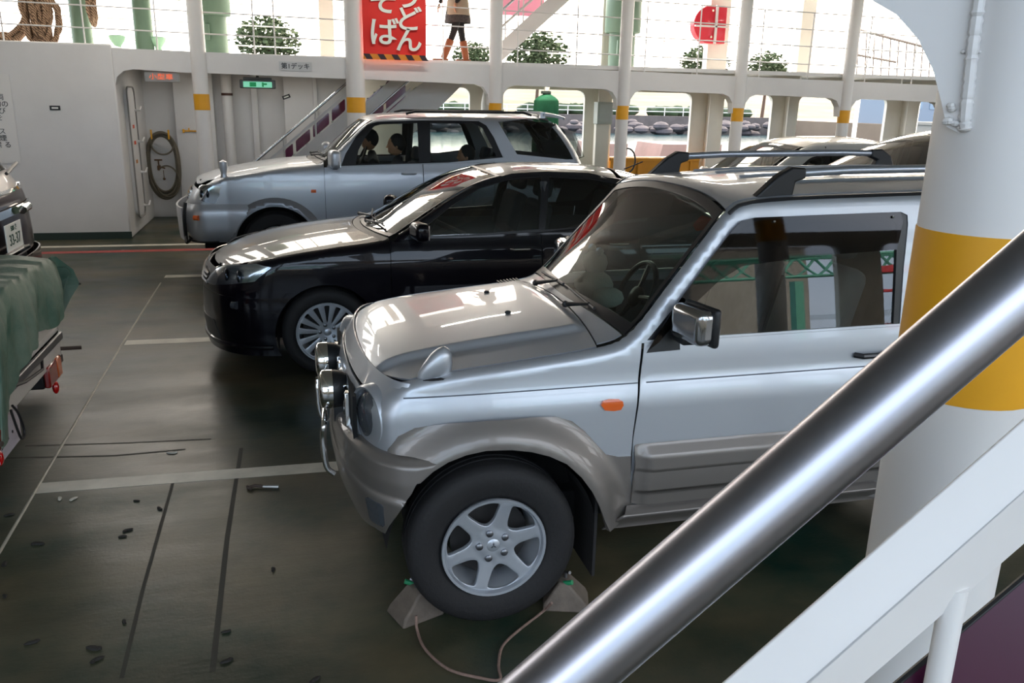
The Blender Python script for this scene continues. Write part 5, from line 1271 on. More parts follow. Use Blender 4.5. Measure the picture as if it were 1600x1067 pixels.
# --- railings of the walkway (inner edge and hull side)
def railing(x0, x1, y, zb, hs, label, posts, group=None, rr=.009, name='deck_railing'):
    t = thing(name, label, 'railing', (x0, y, zb), group=group)
    for h in hs: MB().tube([(0, 0, h), (x1-x0, 0, h-.012*(x1-x0))], rr, 8).build('rail', WHITE, t, smooth=True)
    for p in posts: MB().tube([(p-x0, 0, -.012*(p-x0)), (p-x0, 0, hs[-1]-.012*(p-x0))], rr*1.15, 8).build('stanchion', WHITE, t, smooth=True)
    return t
rn = ['leftmost bay of the upper railing, in front of the rope coils', 'upper railing bay between the green vents and the red banner', 'upper railing bay behind the red banner', 'upper railing bay in front of the diagonal ladder and the green trunk vent', 'upper railing bay left of the red canister', 'upper railing bay right of the red canister', 'upper railing bay at the far right before the curved bracket', 'upper railing bay beyond the bracket']
RH = [.24, .52, .78, 1.04]
edges_ = [-5.2]+POSTS[:8]
for i in range(8):
    a_, b_ = edges_[i], edges_[i+1]
    if i == 0: ps = [-4.4, -3.52, -2.55, -1.65]
    elif i == 1: ps = [-.38, -.1]
    else: ps = [a_+.35+.0, (a_+b_)/2+.25]
    railing(a_+.1, b_-.1, Yf+.06, ztop(a_+.1), RH, rn[i], ps)
for i, (a_, b_, l) in enumerate([(-5.5, 1.2, 'outer white railing of the upper walkway behind the vents at the left'), (4.7, 9.0, 'outer white railing of the upper walkway in the middle'), (9.3, 15, 'outer white railing of the upper walkway at the right')]):
    railing(a_, b_, 15.45, 2.56, [.30, .62, .95], l, [a_+.4+k*1.9 for k in range(int((b_-a_)/1.9))], rr=.010)
# gangway fence with slanted top seen beyond, at the right
FBR = mat('fence_brown', '75665a', .7)
gf = thing('gangway_fence', 'sloping grid fence of thin bars beyond the upper walkway at the right', 'fence', (13.4, 20.2, 2.0))
F_ = lambda px, py: Vector(onY(px, py, 20.2))-Vector((13.4, 20.2, 2.0))
for a_, b_, r_ in [((1335, 45), (1470, 80), .035), ((1335, 85), (1400, 97), .03)]: MB().tube([F_(*a_), F_(*b_)], r_, 8).build('rail', FBR, gf)
for p_ in ((1345, 126), (1440, 126)): MB().tube([F_(*p_), F_(*p_)-Vector((0, 0, 4.2))], .06, 6).build('support', CREAM, gf)
for k in range(11):
    x = 1342+k*12.5; MB().tube([F_(x, 47+k*3.2), F_(x-4, 126)], .018, 6).build('bar', FBR, gf)

# wide upright stanchions/frames on the outer side of the upper walkway
for x, w_, l in [(.75, .22, 'broad white frame post on the upper outer hull left of the red banner'), (5.85, .30, 'broad white frame post beside the green trunk vent'), (8.05, .42, 'broad white frame post behind the red canister'), (9.95, .30, 'broad white frame post on the outer upper hull right of the red canister')]:
    t = MB().bb((-w_/2, -.05, 0), (w_/2, .05, 1.9)).bb((-w_/2-.02, -.09, 0), (-w_/2+.02, .09, 1.9)); o = t.build('hull_frame_post', CREAM, loc=(x, 15.35, 2.56)); tag(o, l, 'frame post')

# --- casing side door (long hatch), LED sign, tap with hose, wall marks
hd = thing('hatch_door', 'tall narrow white steel hatch door with dogs on the recess side of the casing', 'hatch', (-2.2, 13.3, 0))
panel('hatch_leaf', rnd([(0, .25), (.55, .25), (.55, 2.05), (0, 2.05)], .12, 6), lambda y, z: (.03, y, z), WHITE, hd, step=.3, thick=.05, outv=(1, 0, 0), smooth=False)
MB().tube([(.034, y, z) for y, z in rnd([(-.03, .22), (.58, .22), (.58, 2.08), (-.03, 2.08)], .13, 6)], .012, 6, closed=True).build('hatch_gasket', mat('gasket_grey', '8a8784', .6), hd)
for z in (.35, .85, 1.3, 1.75): MB().tube([(.03, .5, z), (.10, .5, z), (.10, .66, z+.05)], .014, 8).tube([(.03, .5, z), (.03, .56, z)], .022, 8).build('dog_handle', WHITE, hd, smooth=True)
for z, c in ((1.5, 'd8502c'), (1.27, 'd8502c'), (1.0, 'c07a30')): MB().bb((.031, .2, z), (.034, .34, z+.05)).build('warning_sticker', mat('sticker_'+c, c, .6), hd)

def wallmark(name, a, b, z, ly, label, cat, m=WHITE): pass
led = thing('led_sign', 'long white sign box with glowing orange characters under the walkway', 'sign', (-1.64, 13.0, 2.215))
MB().bb((-.225, -.05, -.065), (.225, .05, .065)).build('sign_box', mat('sign_box_paint', 'd9d5cd', .5), led, bevel=.006)
text('sign_text', '小型車', .085, (-.01, -.052, 0), RX, mat('led_orange', 'ff6a30', .5, emit=.7), led, sx=1.25)
gl = thing('exit_lamp', 'green-lit bulkhead exit lamp hanging beneath the walkway', 'lamp', (-.375, 13.2, 2.15))
MB().bb((-.02, -.02, .06), (.02, .02, .2)).bb((-.25, -.07, -.055), (.25, .07, .065)).bb((-.2, -.05, .065), (.2, .05, .10)).build('lamp_housing', mat('lamp_grey', '6e6e6c', .5), gl, bevel=.012)
MB().bb((-.2, -.085, -.04), (.2, -.06, .04)).build('lens', mat('green_glow', '8fe8c0', .4, emit=.45), gl, bevel=.008)
MB().bb((.06, -.088, -.03), (.085, -.085, .03)).bb((.085, -.088, -.005), (.13, -.085, .02)).bb((-.11, -.088, -.03), (-.02, -.085, .03)).build('running_figure_mark', mat('exit_green', '1f9a5a', .5, emit=.3), gl)

# deck name sign on the beam
sg = thing('deck_sign', 'small grey sign with Japanese deck number on the beam', 'sign', (.165, Yf-.005, 2.405))
MB().bb((-.225, -.003, -.06), (.225, .0, .06)).build('sign_plate', mat('sign_grey', 'c6c8c8', .5), sg)
text('sign_text', '第1デッキ', .088, (0, -.004, -.003), RX, mat('ink', '20242a', .6), sg, bold=.0012, sx=1.0)
# notice board at the far left of the casing
nb = thing('notice_board', 'large white notice with black Japanese text at the left edge of the casing', 'sign', (-3.86, Yf-.004, 1.6))
MB().bb((-.35, -.004, -.55), (.36, 0, .60)).build('notice_sheet', mat('notice_white', 'dedcd9', .5), nb)
nt_ = text('notice_text', '注意  ②\n道路運送車両\nにより危険物の\nその他の及び\nするものを\n\nエンジン ス\n乗船中 禁煙\n車内待機禁 る', .088, (0, -.006, .04), RX, mat('ink', '20242a', .6), nb)
# small direction markers
for x, y, z, r_, l in [(-3.0, Yf-.003, 1.78, 0, 'small black and white direction marker on the big white casing wall'), (.02, 14.89, 1.99, -.35, 'small tilted marker on the white wall left of the inner stairs')]:
    t = thing('direction_marker', l, 'marker', (x, y, z)); t.rotation_euler = (0, r_, 0)
    MB().bb((-.065, -.003, -.03), (.065, 0, .03)).build('marker_plate', BLACK, t)
    MB().bb((-.04, -.005, -.01), (.04, -.003, .01)).build('arrow_mark', mat('arrow_white', 'ecece4', .5), t)
# yellow latch on the wall behind
lt = thing('wall_latch', 'small yellow hook latch beside the left banded post', 'latch', (-1.52, 14.94, 1.42))
MB().bb((-.10, -.02, -.012), (.16, 0, .012)).bb((-.13, -.02, -.03), (-.10, 0, .03)).bb((-.04, -.02, .012), (-.02, 0, .05)).build('hook', YELLOW, lt, bevel=.003)
# hose on its rack
hs = thing('fire_hose', 'dark green-brown coiled hose hanging from yellow hooks in the recess', 'hose', (-1.98, 14.9, 0))
random.seed(5)
hm = mat('hose_rubber', '6a6252', .6, var=.3, vscale=8)
c = MB()
for k in range(5):
    w_ = .25-.012*k; zt_, zb_ = 1.40-.015*k, .33+.03*k; pts = []
    for i in range(28):
        a_ = 2*pi*i/28; sq = 1.0
        pts.append((w_*cos(a_)*(1 if abs(sin(a_)) < .7 else 1), -.03-.022*(k % 3), (zt_+zb_)/2+(zt_-zb_)/2*(abs(sin(a_))**.8)*(1 if sin(a_) > 0 else -1)))
    c.tube(cr_(pts, 3, True), .017, 8, closed=True)
pts = [(.17*cos(2*pi*i/20)+.02, -.10, 1.22+.17*sin(2*pi*i/20)) for i in range(20)]; c.tube(cr_(pts, 2, True), .014, 8, closed=True)
pts = [(.05+.18*cos(a_), -.10, .62+.25*sin(a_)) for a_ in np.linspace(pi*.75, -pi*.9, 20)]; c.tube(cr_(pts, 2), .013, 8)
c.build('hose_coil', hm, hs, smooth=True)
for x in (-.13, .13): MB().tube([(x, .02, 1.30), (x, -.12, 1.30), (x, -.12, 1.44)], .014, 8).build('hose_hook', YELLOW, hs, smooth=True)
MB().tube([(-.07, .03, .86), (-.07, -.1, .86), (-.07, -.1, .80)], .02, 10).tube([(-.07, -.06, .86), (-.07, -.06, .95)], .011, 8).tube([(-.13, -.06, .96), (-.01, -.06, .96)], .012, 8).tube([(-.07, -.1, .86), (.03, -.1, .83)], .012, 8).ball((.0, -.1, .66), .022).tube([(0, -.1, .66), (0, -.1, .8)], .006, 6).build('water_tap', mat('bronze', '5d4530', .45, .7), hs, smooth=True)

# --- inner stairways
def stair(name, label, A, B, y, dz_pan, purp, low=.42):
    """A bottom, B top (x,z) of the handrail line"""
    t = thing(name, label, 'stairway', (A[0], y, 0)); ax, az = 0, A[1]; bx, bz = B[0]-A[0], B[1]
    up_ = lambda s, d: (bx*s, 0, az+(bz-az)*s-d)
    MB().tube([up_(-.05, 0), up_(0, 0), up_(1, 0), (bx+.12, 0, bz)], .022, 12).build('handrail', STEEL, t, smooth=True)
    m = MB()
    for d, hh in ((.13, .05), (low, .07)):
        a_, b_ = up_(-.02, d), up_(1.0, d)
        m.add([(a_[0], -.02, a_[2]), (b_[0], -.02, b_[2]), (b_[0], -.02, b_[2]-hh), (a_[0], -.02, a_[2]-hh), (a_[0], .02, a_[2]), (b_[0], .02, b_[2]), (b_[0], .02, b_[2]-hh), (a_[0], .02, a_[2]-hh)], [(0, 1, 2, 3), (7, 6, 5, 4), (0, 4, 5, 1), (3, 2, 6, 7), (0, 3, 7, 4), (1, 5, 6, 2)])
    m.build('stringer', WHITE, t)
    for s in (.02, .33, .66, 1.0): p = up_(s, 0); MB().tube([p, (p[0], 0, p[2]-low-.05)], .014, 8).build('baluster', WHITE, t)
    for s0, s1 in purp:
        a_, b_ = up_(s0, .2), up_(s1, .2); d = low-.22
        panel('purple_panel', rnd([(a_[0], a_[2]-d), (b_[0], b_[2]-d), (b_[0], b_[2]), (a_[0], a_[2])], .03), lambda u, v: (u, 0, v), PURP, t, step=.3, thick=.01, outv=(0, -1, 0), smooth=False)
    MB().tube([(.02, .03, 0), (.02, .03, az-low-.1)], .02, 8).build('support', WHITE, t)
    sd = MB(); n_ = 6
    a_, b_ = up_(-.02, low+.05), up_(1, low+.05)
    sd.add([(a_[0], -.015, a_[2]), (b_[0], -.015, b_[2]), (b_[0], -.015, b_[2]-.22), (a_[0], -.015, a_[2]-.22), (a_[0], .015, a_[2]), (b_[0], .015, b_[2]), (b_[0], .015, b_[2]-.22), (a_[0], .015, a_[2]-.22)], [(0, 1, 2, 3), (7, 6, 5, 4), (0, 4, 5, 1), (3, 2, 6, 7), (0, 3, 7, 4), (1, 5, 6, 2)])
    sd.build('side_plate', WHITE, t)
    for i in range(7): s = (i+.5)/7; p = up_(s, low+.12); MB().bb((p[0]-.12, .02, p[2]-.02), (p[0]+.12, .75, p[2]+.01)).build('tread', mat('tread_grey', '7d8580', .6), t)
    return t
stair('inner_stairway', 'white stairway with purple panels and steel handrail rising behind the far four-wheel drive', (-.55, .97), (.95, 2.22), 13.8, 0, [(.34, .42), (.45, .60), (.63, .80), (.83, .97)], low=.40)
stair('inner_stairway', 'second stairway with purple panel just right of the stout banded post', (1.16, 1.62), (1.95, 2.30), 13.9, 0, [(.1, .45), (.5, .9)], low=-.25)
sl_ = thing('upper_ladder', 'broad white diagonal stairway on the upper walkway beside the running legs', 'stairway', (3.40, 13.9, 2.56))
m = MB(); m.add([(0, y, z) if k == 0 else (k, y, z) for k, z in ((0, .02), (1.95, 1.72), (1.95, 2.05), (0, .33)) for y in (-.03, .03)], [(0, 2, 4, 6), (7, 5, 3, 1), (0, 1, 3, 2), (2, 3, 5, 4), (4, 5, 7, 6), (6, 7, 1, 0)]); m.build('stringer', WHITE, sl_)
for d in (.45, .7): MB().tube([(0, 0, .1+d), (1.95, 0, 1.8+d)], .02, 10).build('handrail', STEEL if d > .5 else WHITE, sl_, smooth=True)
for s in (.1, .4, .7, 1.0, 1.3, 1.6): MB().tube([(s, 0, .2+s*.872), (s, 0, .8+s*.872)], .012, 8).build('baluster', WHITE, sl_)
for s in (.2, .55, .9, 1.25, 1.6): MB().bb((s-.1, .03, .1+s*.872), (s+.1, .8, .13+s*.872)).build('tread', mat('tread_grey', '7d8580', .6), sl_)
MB().bb((.02, .35, .8), (.85, .37, 1.6)).build('pink_panel', mat('pink_panel', 'd890a8', .3, trans=.3), sl_)
wp_ = MB().add([(0, 0, 0), (.75, 0, .52), (1.4, 0, .52), (.5, 0, -.35), (0, .03, 0), (.75, .03, .52), (1.4, .03, .52), (.5, .03, -.35)], [(0, 1, 2, 3), (7, 6, 5, 4), (0, 4, 5, 1), (1, 5, 6, 2), (2, 6, 7, 3), (3, 7, 4, 0)]).build('stair_side_plate', WHITE, loc=(1.5, 14.1, 1.78))
tag(wp_, 'wide plain white diagonal plate beneath the walkway right of the stout banded post', 'plate')

# white bottle shaped hull cover
o = MB().lathe([(.001, 0), (.16, .0), (.17, .5), (.165, 1.95), (.13, 2.15), (.08, 2.3), (.07, 2.45)], 20).build('ventilation_shaft', CREAM, loc=(3.55, 15.1, 0), smooth=True); tag(o, 'cream bottle-shaped ventilation pipe left of the green canvas cover', 'pipe')
# green canvas cover
gc = thing('canvas_cover', 'dark green canvas cover hanging beneath the walkway in the far opening', 'cover', (4.42, 14.5, 0))
pf = []
def cov(u, v):
    a_ = u*2*pi; z = 2.15-v; rr = .05+.17*min(1, max(0, (v-.03)/.10))**.6*(1) if v < .13 else .22+.02*(v-.13)
    rr *= 1+.05*sin(7*a_)*min(1, v*3); return (rr*1.0*cos(a_), rr*.6*sin(a_), z)
panel('canvas', [(0, 0), (1, 0), (1, 1.15), (0, 1.15)], cov, mat('green_canvas', '2f7a55', .8, var=.2, vscale=6, bump=.3), gc, step=.035, thick=.004)
MB().tube([(0, 0, 2.1), (0, 0, 2.5)], .045, 10).build('hanger', CREAM, gc)
MB().bb((-.09, -.06, 2.13), (.06, .06, 2.18)).build('dark_collar', mat('dark_collar', '33403a', .8), gc, bevel=.01)
# control box
cb = thing('control_box', 'grey control box with door on a white frame left of the wide far opening', 'box', (5.75, 15.2, 0))
MB().bb((-.15, -.1, 1.62), (.15, .12, 2.02)).build('box_body', mat('box_grey', 'b5bab4', .5, var=.1), cb, bevel=.01)
MB().bb((-.125, -.115, 1.65), (.125, -.1, 1.99)).build('box_door', mat('box_grey', 'b5bab4', .5), cb, bevel=.008)
MB().bb((-.12, .02, 0), (.14, .14, 1.62)).build('support', CREAM, cb)
# cable ring with green valve
cv = thing('mooring_cable', 'dark cable loop with a small green valve behind the farther four-wheel drive', 'cable', (5.75, 14.4, .9))
MB().tube([(.2+.16*cos(a_), 0, .10+.22*sin(a_)) for a_ in np.linspace(-1.2, 2.6, 16)], .016, 8).build('cable_loop', BLACK, cv, smooth=True)
MB().ball((.0, 0, .33), .06).ball((.05, 0, .22), .05).tube([(0, 0, -.9), (0, 0, .42)], .022, 8).build('valve', mat('valve_green', '2f5a3a', .6), cv, smooth=True)

# --- things on the upper walkway
def vent(x, y, r, label, top=False, h=1.6):
    t = thing('ventilation_pipe', label, 'vent', (x, y, 2.56))
    MB().lathe([(0.001, 0), (r, 0), (r, h if not top else h*.42), (r*.98, h if not top else h*.42)], 24).build('vent_pipe', PALEG, t, smooth=True)
    if top:
        MB().lathe([(r*1.28, .66), (r*1.35, .68), (r*1.35, 1.30), (r*1.28, 1.36), (.001, 1.37)], 24).build('vent_hood', PALEG, t, smooth=True)
        MB().tube([(0, 0, .5), (0, 0, .7)], r*.9, 16).build('neck', PALEG, t)
        MB().bb((-r*.8, -r-.05, .28), (-r*.3, -r+.02, .52)).build('vent_box', PALEG, t, bevel=.01)
        MB().tube([(-r-.03, 0, .3), (r+.03, 0, .3)], .012, 6).build('strap', PALEG, t)
    return t
vent(-3.02, 15.1, .15, 'plain pale green vent pipe beside the hanging rope coils'); vent(-2.12, 15.1, .14, 'plain pale green vent pipe between two small green mushroom vents')
vent(-1.05, 15.1, .20, 'pale green hooded vent above the left banded post', True)
t = vent(5.97, 15.0, .24, 'pale blue-green hooded trunk vent at the upper right of the far four-wheel drive', True)
MB().lathe([(.03, 1.37), (.03, 1.46), (.09, 1.5), (.09, 1.53), (.001, 1.54)], 16).build('top_knob', PALEG, t, smooth=True)
for x, l in ((-2.52, 'small pale green mushroom vent left of the thinner green pipe'), (-1.92, 'small pale green mushroom vent right of the thinner green pipe')):
    o = MB().lathe([(.001, 0), (.05, 0), (.05, .13), (.10, .2), (.13, .27), (.12, .29), (.001, .29)], 20).build('mushroom_vent', mat('mint_paint', 'a9d4b4', .5), loc=(x, 15.1, 2.58), smooth=True); tag(o, l, 'vent')
# ropes
rm = bpy.data.materials.new('rope'); rm.use_nodes = True; t_ = rm.node_tree; b_ = t_.nodes['Principled BSDF']; b_.inputs['Roughness'].default_value = .9
wv = t_.nodes.new('ShaderNodeTexWave'); wv.inputs['Scale'].default_value = 14; wv.inputs['Distortion'].default_value = 2; wv.bands_direction = 'DIAGONAL'
rp = t_.nodes.new('ShaderNodeValToRGB'); rp.color_ramp.elements[0].color = (*srgb('4c372b'), 1); rp.color_ramp.elements[1].color = (*srgb('b39478'), 1)
tt = t_.nodes.new('ShaderNodeTexCoord'); t_.links.new(tt.outputs['Object'], wv.inputs['Vector']); t_.links.new(wv.outputs[0], rp.inputs[0]); t_.links.new(rp.outputs[0], b_.inputs['Base Color'])
ROPE = rm
def rope(label, loops, x, y, seed):
    random.seed(seed); m = MB()
    for (cx, cz, rx, rz) in loops:
        for k in range(6):
            pts = [(cx+(rx+random.uniform(-.04, .04))*cos(2*pi*i/12), random.uniform(-.10, .10), cz+(rz+random.uniform(-.04, .04))*sin(2*pi*i/12)) for i in range(12)]
            m.tube(cr_(pts, 4, True), .026, 7, closed=True)
    o = m.build('rope_coil', ROPE, loc=(x, y-.0, 2.66), smooth=True); tag(o, label, 'rope')
rope('big coil of thick brown rope hanging at the upper left', [(0, .47+.1, .33, .43), (.03, .46, .29, .40), (-.03, .48, .36, .45)], -4.05, 14.9, 1)
rope('narrow bundle of brown rope hanging between the big coil and the green pipe', [(0, .5, .08, .5), (.05, .5, .1, .52), (.14, .38, .13, .33), (-.09, .55, .08, .5)], -3.55, 14.8, 2)
rope('thin brown rope end hanging right of the first green pipe', [(0, .75, .03, .4)], -2.78, 14.8, 3)
# banner
bn = thing('banner', 'red noodle banner with large white Japanese letters tied to the upper railing', 'banner', (1.56, Yf-.12, 2.55))
panel('banner_cloth', [(-.445, .055), (.455, .055), (.46, .65), (.45, 1.16), (-.44, 1.16), (-.45, .6)], lambda u, v: (u, .012*sin(9*v)+.008*sin(7*u), v), mat('banner_red', 'dd2a22', .7), bn, step=.06, thick=.003, outv=(0, -1, 0))
panel('hazard_border', [(-.45, -.02), (.46, -.02), (.455, .055), (-.445, .055)], lambda u, v: (u, 0, v), mat('hazard_orange', 'e08a28', .6), bn, step=.2, thick=.003, outv=(0, -1, 0), smooth=False)
for k in range(5):
    x = -.40+k*.20; MB().add([(x, -.006, -.02), (x+.09, -.006, -.02), (x+.04, -.006, .055), (x-.05, -.006, .055), (x, -.002, -.02), (x+.09, -.002, -.02), (x+.04, -.002, .055), (x-.05, -.002, .055)], [(0, 1, 2, 3), (7, 6, 5, 4), (0, 4, 5, 1), (3, 2, 6, 7), (0, 3, 7, 4), (1, 5, 6, 2)]).build('black_stripe', mat('stripe_black', '33222a', .6), bn)
lw = mat('banner_white', 'e8ece4', .6)
for i, chs in enumerate(['うどん', 'そば']):
    for j, c_ in enumerate(chs):
        zz = {'うどん': [.82, .52, .235], 'そば': [.75, .33]}[chs][j]
        sz = .36 if i == 0 else .40
        text('banner_letter', c_, sz, ((.20 if i == 0 else -.15), -.026, zz), RX, lw, bn, bold=.006, sx=1.1)
# red canister
rc = thing('liferaft_canister', 'red rounded canister with white cross straps on the upper railing', 'canister', (7.75, 15.2, 3.45))
MB().bb((-.1, -.1, -.33), (.33, .14, .33)).lathe([(.001, -.12), (.30, -.12), (.33, -.08), (.33, .1), (.001, .12)], 32, Matrix.Translation((.0, 0, 0)) @ Matrix.Rotation(pi/2, 4, 'X')).build('canister_body', mat('canister_red', 'cc1830', .35, coat=.3), rc, bevel=.01)
MB().bb((.08, -.16, -.34), (.12, -.12, .34)).bb((-.33, -.16, -.05), (.34, -.12, -.02)).build('strap', WHITE, rc)
for z in (-.22, .24): MB().ball((.02, -.14, z), .02).build('bolt', mat('cream_bolt', 'e8e0c8', .5), rc)

# wheel chocks with cord, litter on the deck
def chock(x, y, rz, label, dark=False):
    t = thing('wheel_chock', label, 'wheel chock', (x, y, 0), rz)
    W_ = .075
    m = MB(); prof = [(-.105, 0), (.085, 0), (.07, .035), (-.005, .115), (-.045, .118), (-.10, .03)]
    m.add([(a_, -W_*(1-.35*b_/.118), b_) for a_, b_ in prof]+[(a_, W_*(1-.35*b_/.118), b_) for a_, b_ in prof], [tuple(range(6)), tuple(range(6, 12))[::-1]]+[(i, (i+1) % 6, 6+(i+1) % 6, 6+i) for i in range(6)])
    m.build('chock_block', mat('chock_wood', '6f6459', .7, var=.35, vscale=14, bump=.3), t, bevel=.008)
    MB().tube([(-.015, -.0, .115), (-.015, -.0, .14), (.0, -.02, .15)], .007, 8).build('eye_bolt', DULLST, t, smooth=True)
    MB().tube([(-.03, -.03, .105), (.01, -.05, .125)], .010, 8).build('green_tape', mat('green_tape', '1e8a5a', .5), t)
    return t
c1 = onZ(648, 968); c2 = onZ(888, 955)
C1 = chock(c1[0], c1[1]+.04, pi+.35, 'wooden wheel chock in front of the nearest tyre, on its left'); C2 = chock(c2[0]+.02, c2[1]+.06, -.3, 'wooden wheel chock behind the nearest tyre, close to the handrail')
cp_ = [Vector(onZ(*p, .06))for p in [(650, 962)]]+[Vector(onZ(*p, .008)) for p in [(652, 985), (665, 1015), (700, 1045), (745, 1058), (780, 1062), (779, 1040), (785, 1010), (810, 985), (845, 958)]]+[Vector(onZ(862, 942, .09))]
o = MB().tube(cr_(cp_, 6), .0055, 8).build('chock_cord', mat('cord', '8d7468', .8, var=.3, vscale=60), smooth=True); tag(o, 'thin brown cord on the deck joining the two wheel chocks', 'cord')
sh = thing('lost_shackle', 'small bent dark metal clip with pale handle on the deck below the broad parking line', 'clip', tuple(onZ(408, 763)))
MB().tube([(-.07, 0, .01), (-.03, .015, .012), (.01, 0, .01)], .009, 8).tube([(-.05, -.02, .01), (-.07, .02, .01)], .007, 8).build('clip_end', mat('rusty', '4a3d35', .8), sh, smooth=True)
MB().tube([(.01, 0, .01), (.09, -.02, .01)], [.008, .011], 8).build('clip_handle', mat('aluminium', '9b9b98', .4, .7), sh, smooth=True)
fl = [(15, 805), (60, 850), (200, 829), (192, 839), (7, 882), (8, 933), (194, 972), (50, 1005), (146, 1014), (152, 1031), (353, 988), (354, 1034), (427, 891), (214, 783), (249, 795), (492, 1063), (115, 780), (94, 780), (268, 708)]
random.seed(11)
dk = mat('litter_dark', '23211d', .8); lt_ = mat('litter_pale', 'c8c2b4', .6)
places = ['by the left edge of the picture', 'below the left end of the broad line']
for i, p in enumerate(fl):
    q_ = onZ(*p); s_ = .012+.01*random.random(); a_ = random.random()*6; pale = i >= 16
    m = MB(); m.ball((0, 0, .004), s_, 8, (1.5, .6, .35)).ball((s_*.9, s_*.3, .004), s_*.6, 6, (1, .8, .5))
    o = m.build('litter_scrap', lt_ if pale else dk, loc=(q_[0], q_[1], 0)); o.rotation_euler = (0, 0, a_)
    tag(o, 'small pale scrap lying on the worn open deck' if pale else 'small dark scrap lying on the worn open deck', 'litter', 'pale scraps on the deck' if pale else 'dark scraps on the deck')
# ================================================================== people
def figure(parent, name, joints, bones, m, root=0, sub=2, loc=None):
    me = bpy.data.meshes.new(name); me.from_pydata([j[0] for j in joints], bones, [])
    o = bpy.data.objects.new(name, me); COL.objects.link(o)
    if parent: o.parent = parent
    if loc: o.location = loc
    s = o.modifiers.new('skin', 'SKIN'); s.use_smooth_shade = True
    for i, j in enumerate(joints):
        r = j[1] if isinstance(j[1], tuple) else (j[1], j[1]); me.skin_vertices[0].data[i].radius = r; me.skin_vertices[0].data[i].use_root = (i == root)
    q = o.modifiers.new('sub', 'SUBSURF'); q.levels = q.render_levels = sub
    me.materials.append(m); return o
SKIN = mat('skin', 'b98868', .55); HAIR = mat('dark_hair', '1c1715', .7)
def head(t, c, face, m=SKIN, hair=HAIR, cap=None, hairlen=0.0):
    """face: unit direction the face looks at (x,y)"""
    a = math.atan2(face[1], face[0]); M = Matrix.Translation(c) @ Matrix.Rotation(a, 4, 'Z')
    h = MB(); h.ball((0, 0, 0), .10, 20, (.95, .78, 1.18), M); h.ball((.035, 0, -.055), .062, 14, (.9, .85, .85), M)
    h.add([(.088, -.012, -.03), (.088, .012, -.03), (.115, 0, -.028), (.092, 0, .02)], [(0, 1, 2), (0, 2, 3), (1, 3, 2)], M)   # nose
    for s in (-1, 1): h.ball((-.005, s*.078, -.012), .022, 10, (.6, .35, 1.1), M)
    h.ball((.088, 0, -.062), .02, 8, (.3, 1.1, .3), M)
    for s in (-1, 1): h.ball((.086, s*.030, .008), .010, 8, (.5, 1, .7), M)
    o = h.build('head', m, t, smooth=True)
    hh = MB(); hh.ball((-.022, 0, .028), .105, 18, (.95, .86, 1.08), M)
    if hairlen: hh.ball((-.045, 0, -.05-hairlen*.3), .085, 14, (.7, 1, 1+hairlen*4), M)
    hh.build('hair', hair, t, smooth=True)
    if cap:
        k = MB(); k.lathe([(.108, .03), (.108, .06), (.09, .115), (.05, .14), (.001, .145)], 20, M); k.add([(.09, -.06, .035), (.17, -.045, .03), (.18, 0, .032), (.17, .045, .03), (.09, .06, .035), (.09, 0, .048)], [(0, 1, 2, 5), (5, 2, 3, 4)], M)
        kk = k.build('cap', cap, t, smooth=True); kk.modifiers.new('t', 'SOLIDIFY').thickness = .006
    return o
def hand(t, w, d, m=SKIN, s=1.0):
    """w wrist, d unit vector along the palm; curled fingers and a thumb"""
    w = Vector(w); d = Vector(d).normalized(); n = d.cross(Vector((0, 0, 1))).normalized(); b = n.cross(d)
    J = [(tuple(w), .022*s), (tuple(w+d*.05*s), (.034*s, .017*s))]; B = [(0, 1)]
    for k in range(4):
        o_ = (k-1.5)*.018*s; L = (.062, .072, .068, .052)[k]*s
        J += [(tuple(w+d*.085*s+n*o_), .010*s), (tuple(w+d*(.085*s+L*.5)+n*o_-b*.012*s), .008*s), (tuple(w+d*(.085*s+L*.8)+n*o_-b*.035*s), .007*s)]; i = len(J)-3; B += [(1, i), (i, i+1), (i+1, i+2)]
    J += [(tuple(w+d*.05*s-n*.04*s-b*.01*s), .010*s), (tuple(w+d*.08*s-n*.05*s-b*.03*s), .008*s)]; i = len(J)-2; B += [(1, i), (i, i+1)]
    return figure(t, 'hand', J, B, m, 0, 1)
def seated(loc, label, shirt, face=(-1, 0), lean=0.0, cap=None, hl=0.0, reach=True):
    """hips at loc, facing -x"""
    t = thing('person', label, 'person', loc)
    sx = lean
    J = [((0, 0, 0), (.15, .12)), ((-.02-sx*.3, 0, .22), (.15, .11)), ((.0-sx, 0, .42), (.16, .11)), ((.01-sx, 0, .52), (.06, .06)), ((.0-sx, 0, .57), (.05, .05)),
         ((.01-sx, -.19, .44), .058), ((-.12-sx, -.23, .22), .045), ((-.34-sx, -.17, .26), .033), ((.01-sx, .19, .44), .058), ((-.12-sx, .23, .22), .045), ((-.34-sx, .17, .26), .033),
         ((-.20, -.10, .0), .085), ((-.46, -.12, .02), .065), ((-.52, -.12, -.32), .045), ((-.20, .10, .0), .085), ((-.46, .12, .02), .065), ((-.52, .12, -.32), .045)]
    B = [(0, 1), (1, 2), (2, 3), (3, 4), (2, 5), (5, 6), (6, 7), (2, 8), (8, 9), (9, 10), (0, 11), (11, 12), (12, 13), (0, 14), (14, 15), (15, 16)]
    figure(t, 'body', J, B, shirt)
    head(t, (-.02-sx, 0, .68), face, cap=cap, hairlen=hl)
    for s in (-1, 1): hand(t, (-.36-sx, s*.17, .265), (-1, 0, .1))
    return t
DKC = mat('dark_jacket', '23232b', .85); CHK = mat('checked_blue_shirt', '46506e', .85, var=.5, vscale=30)
seated((SX+1.28, SY+.36, .80), 'person with a cap in a dark jacket at the wheel of the farther four-wheel drive', DKC, cap=mat('cap_black', '18181c', .8), lean=.10)
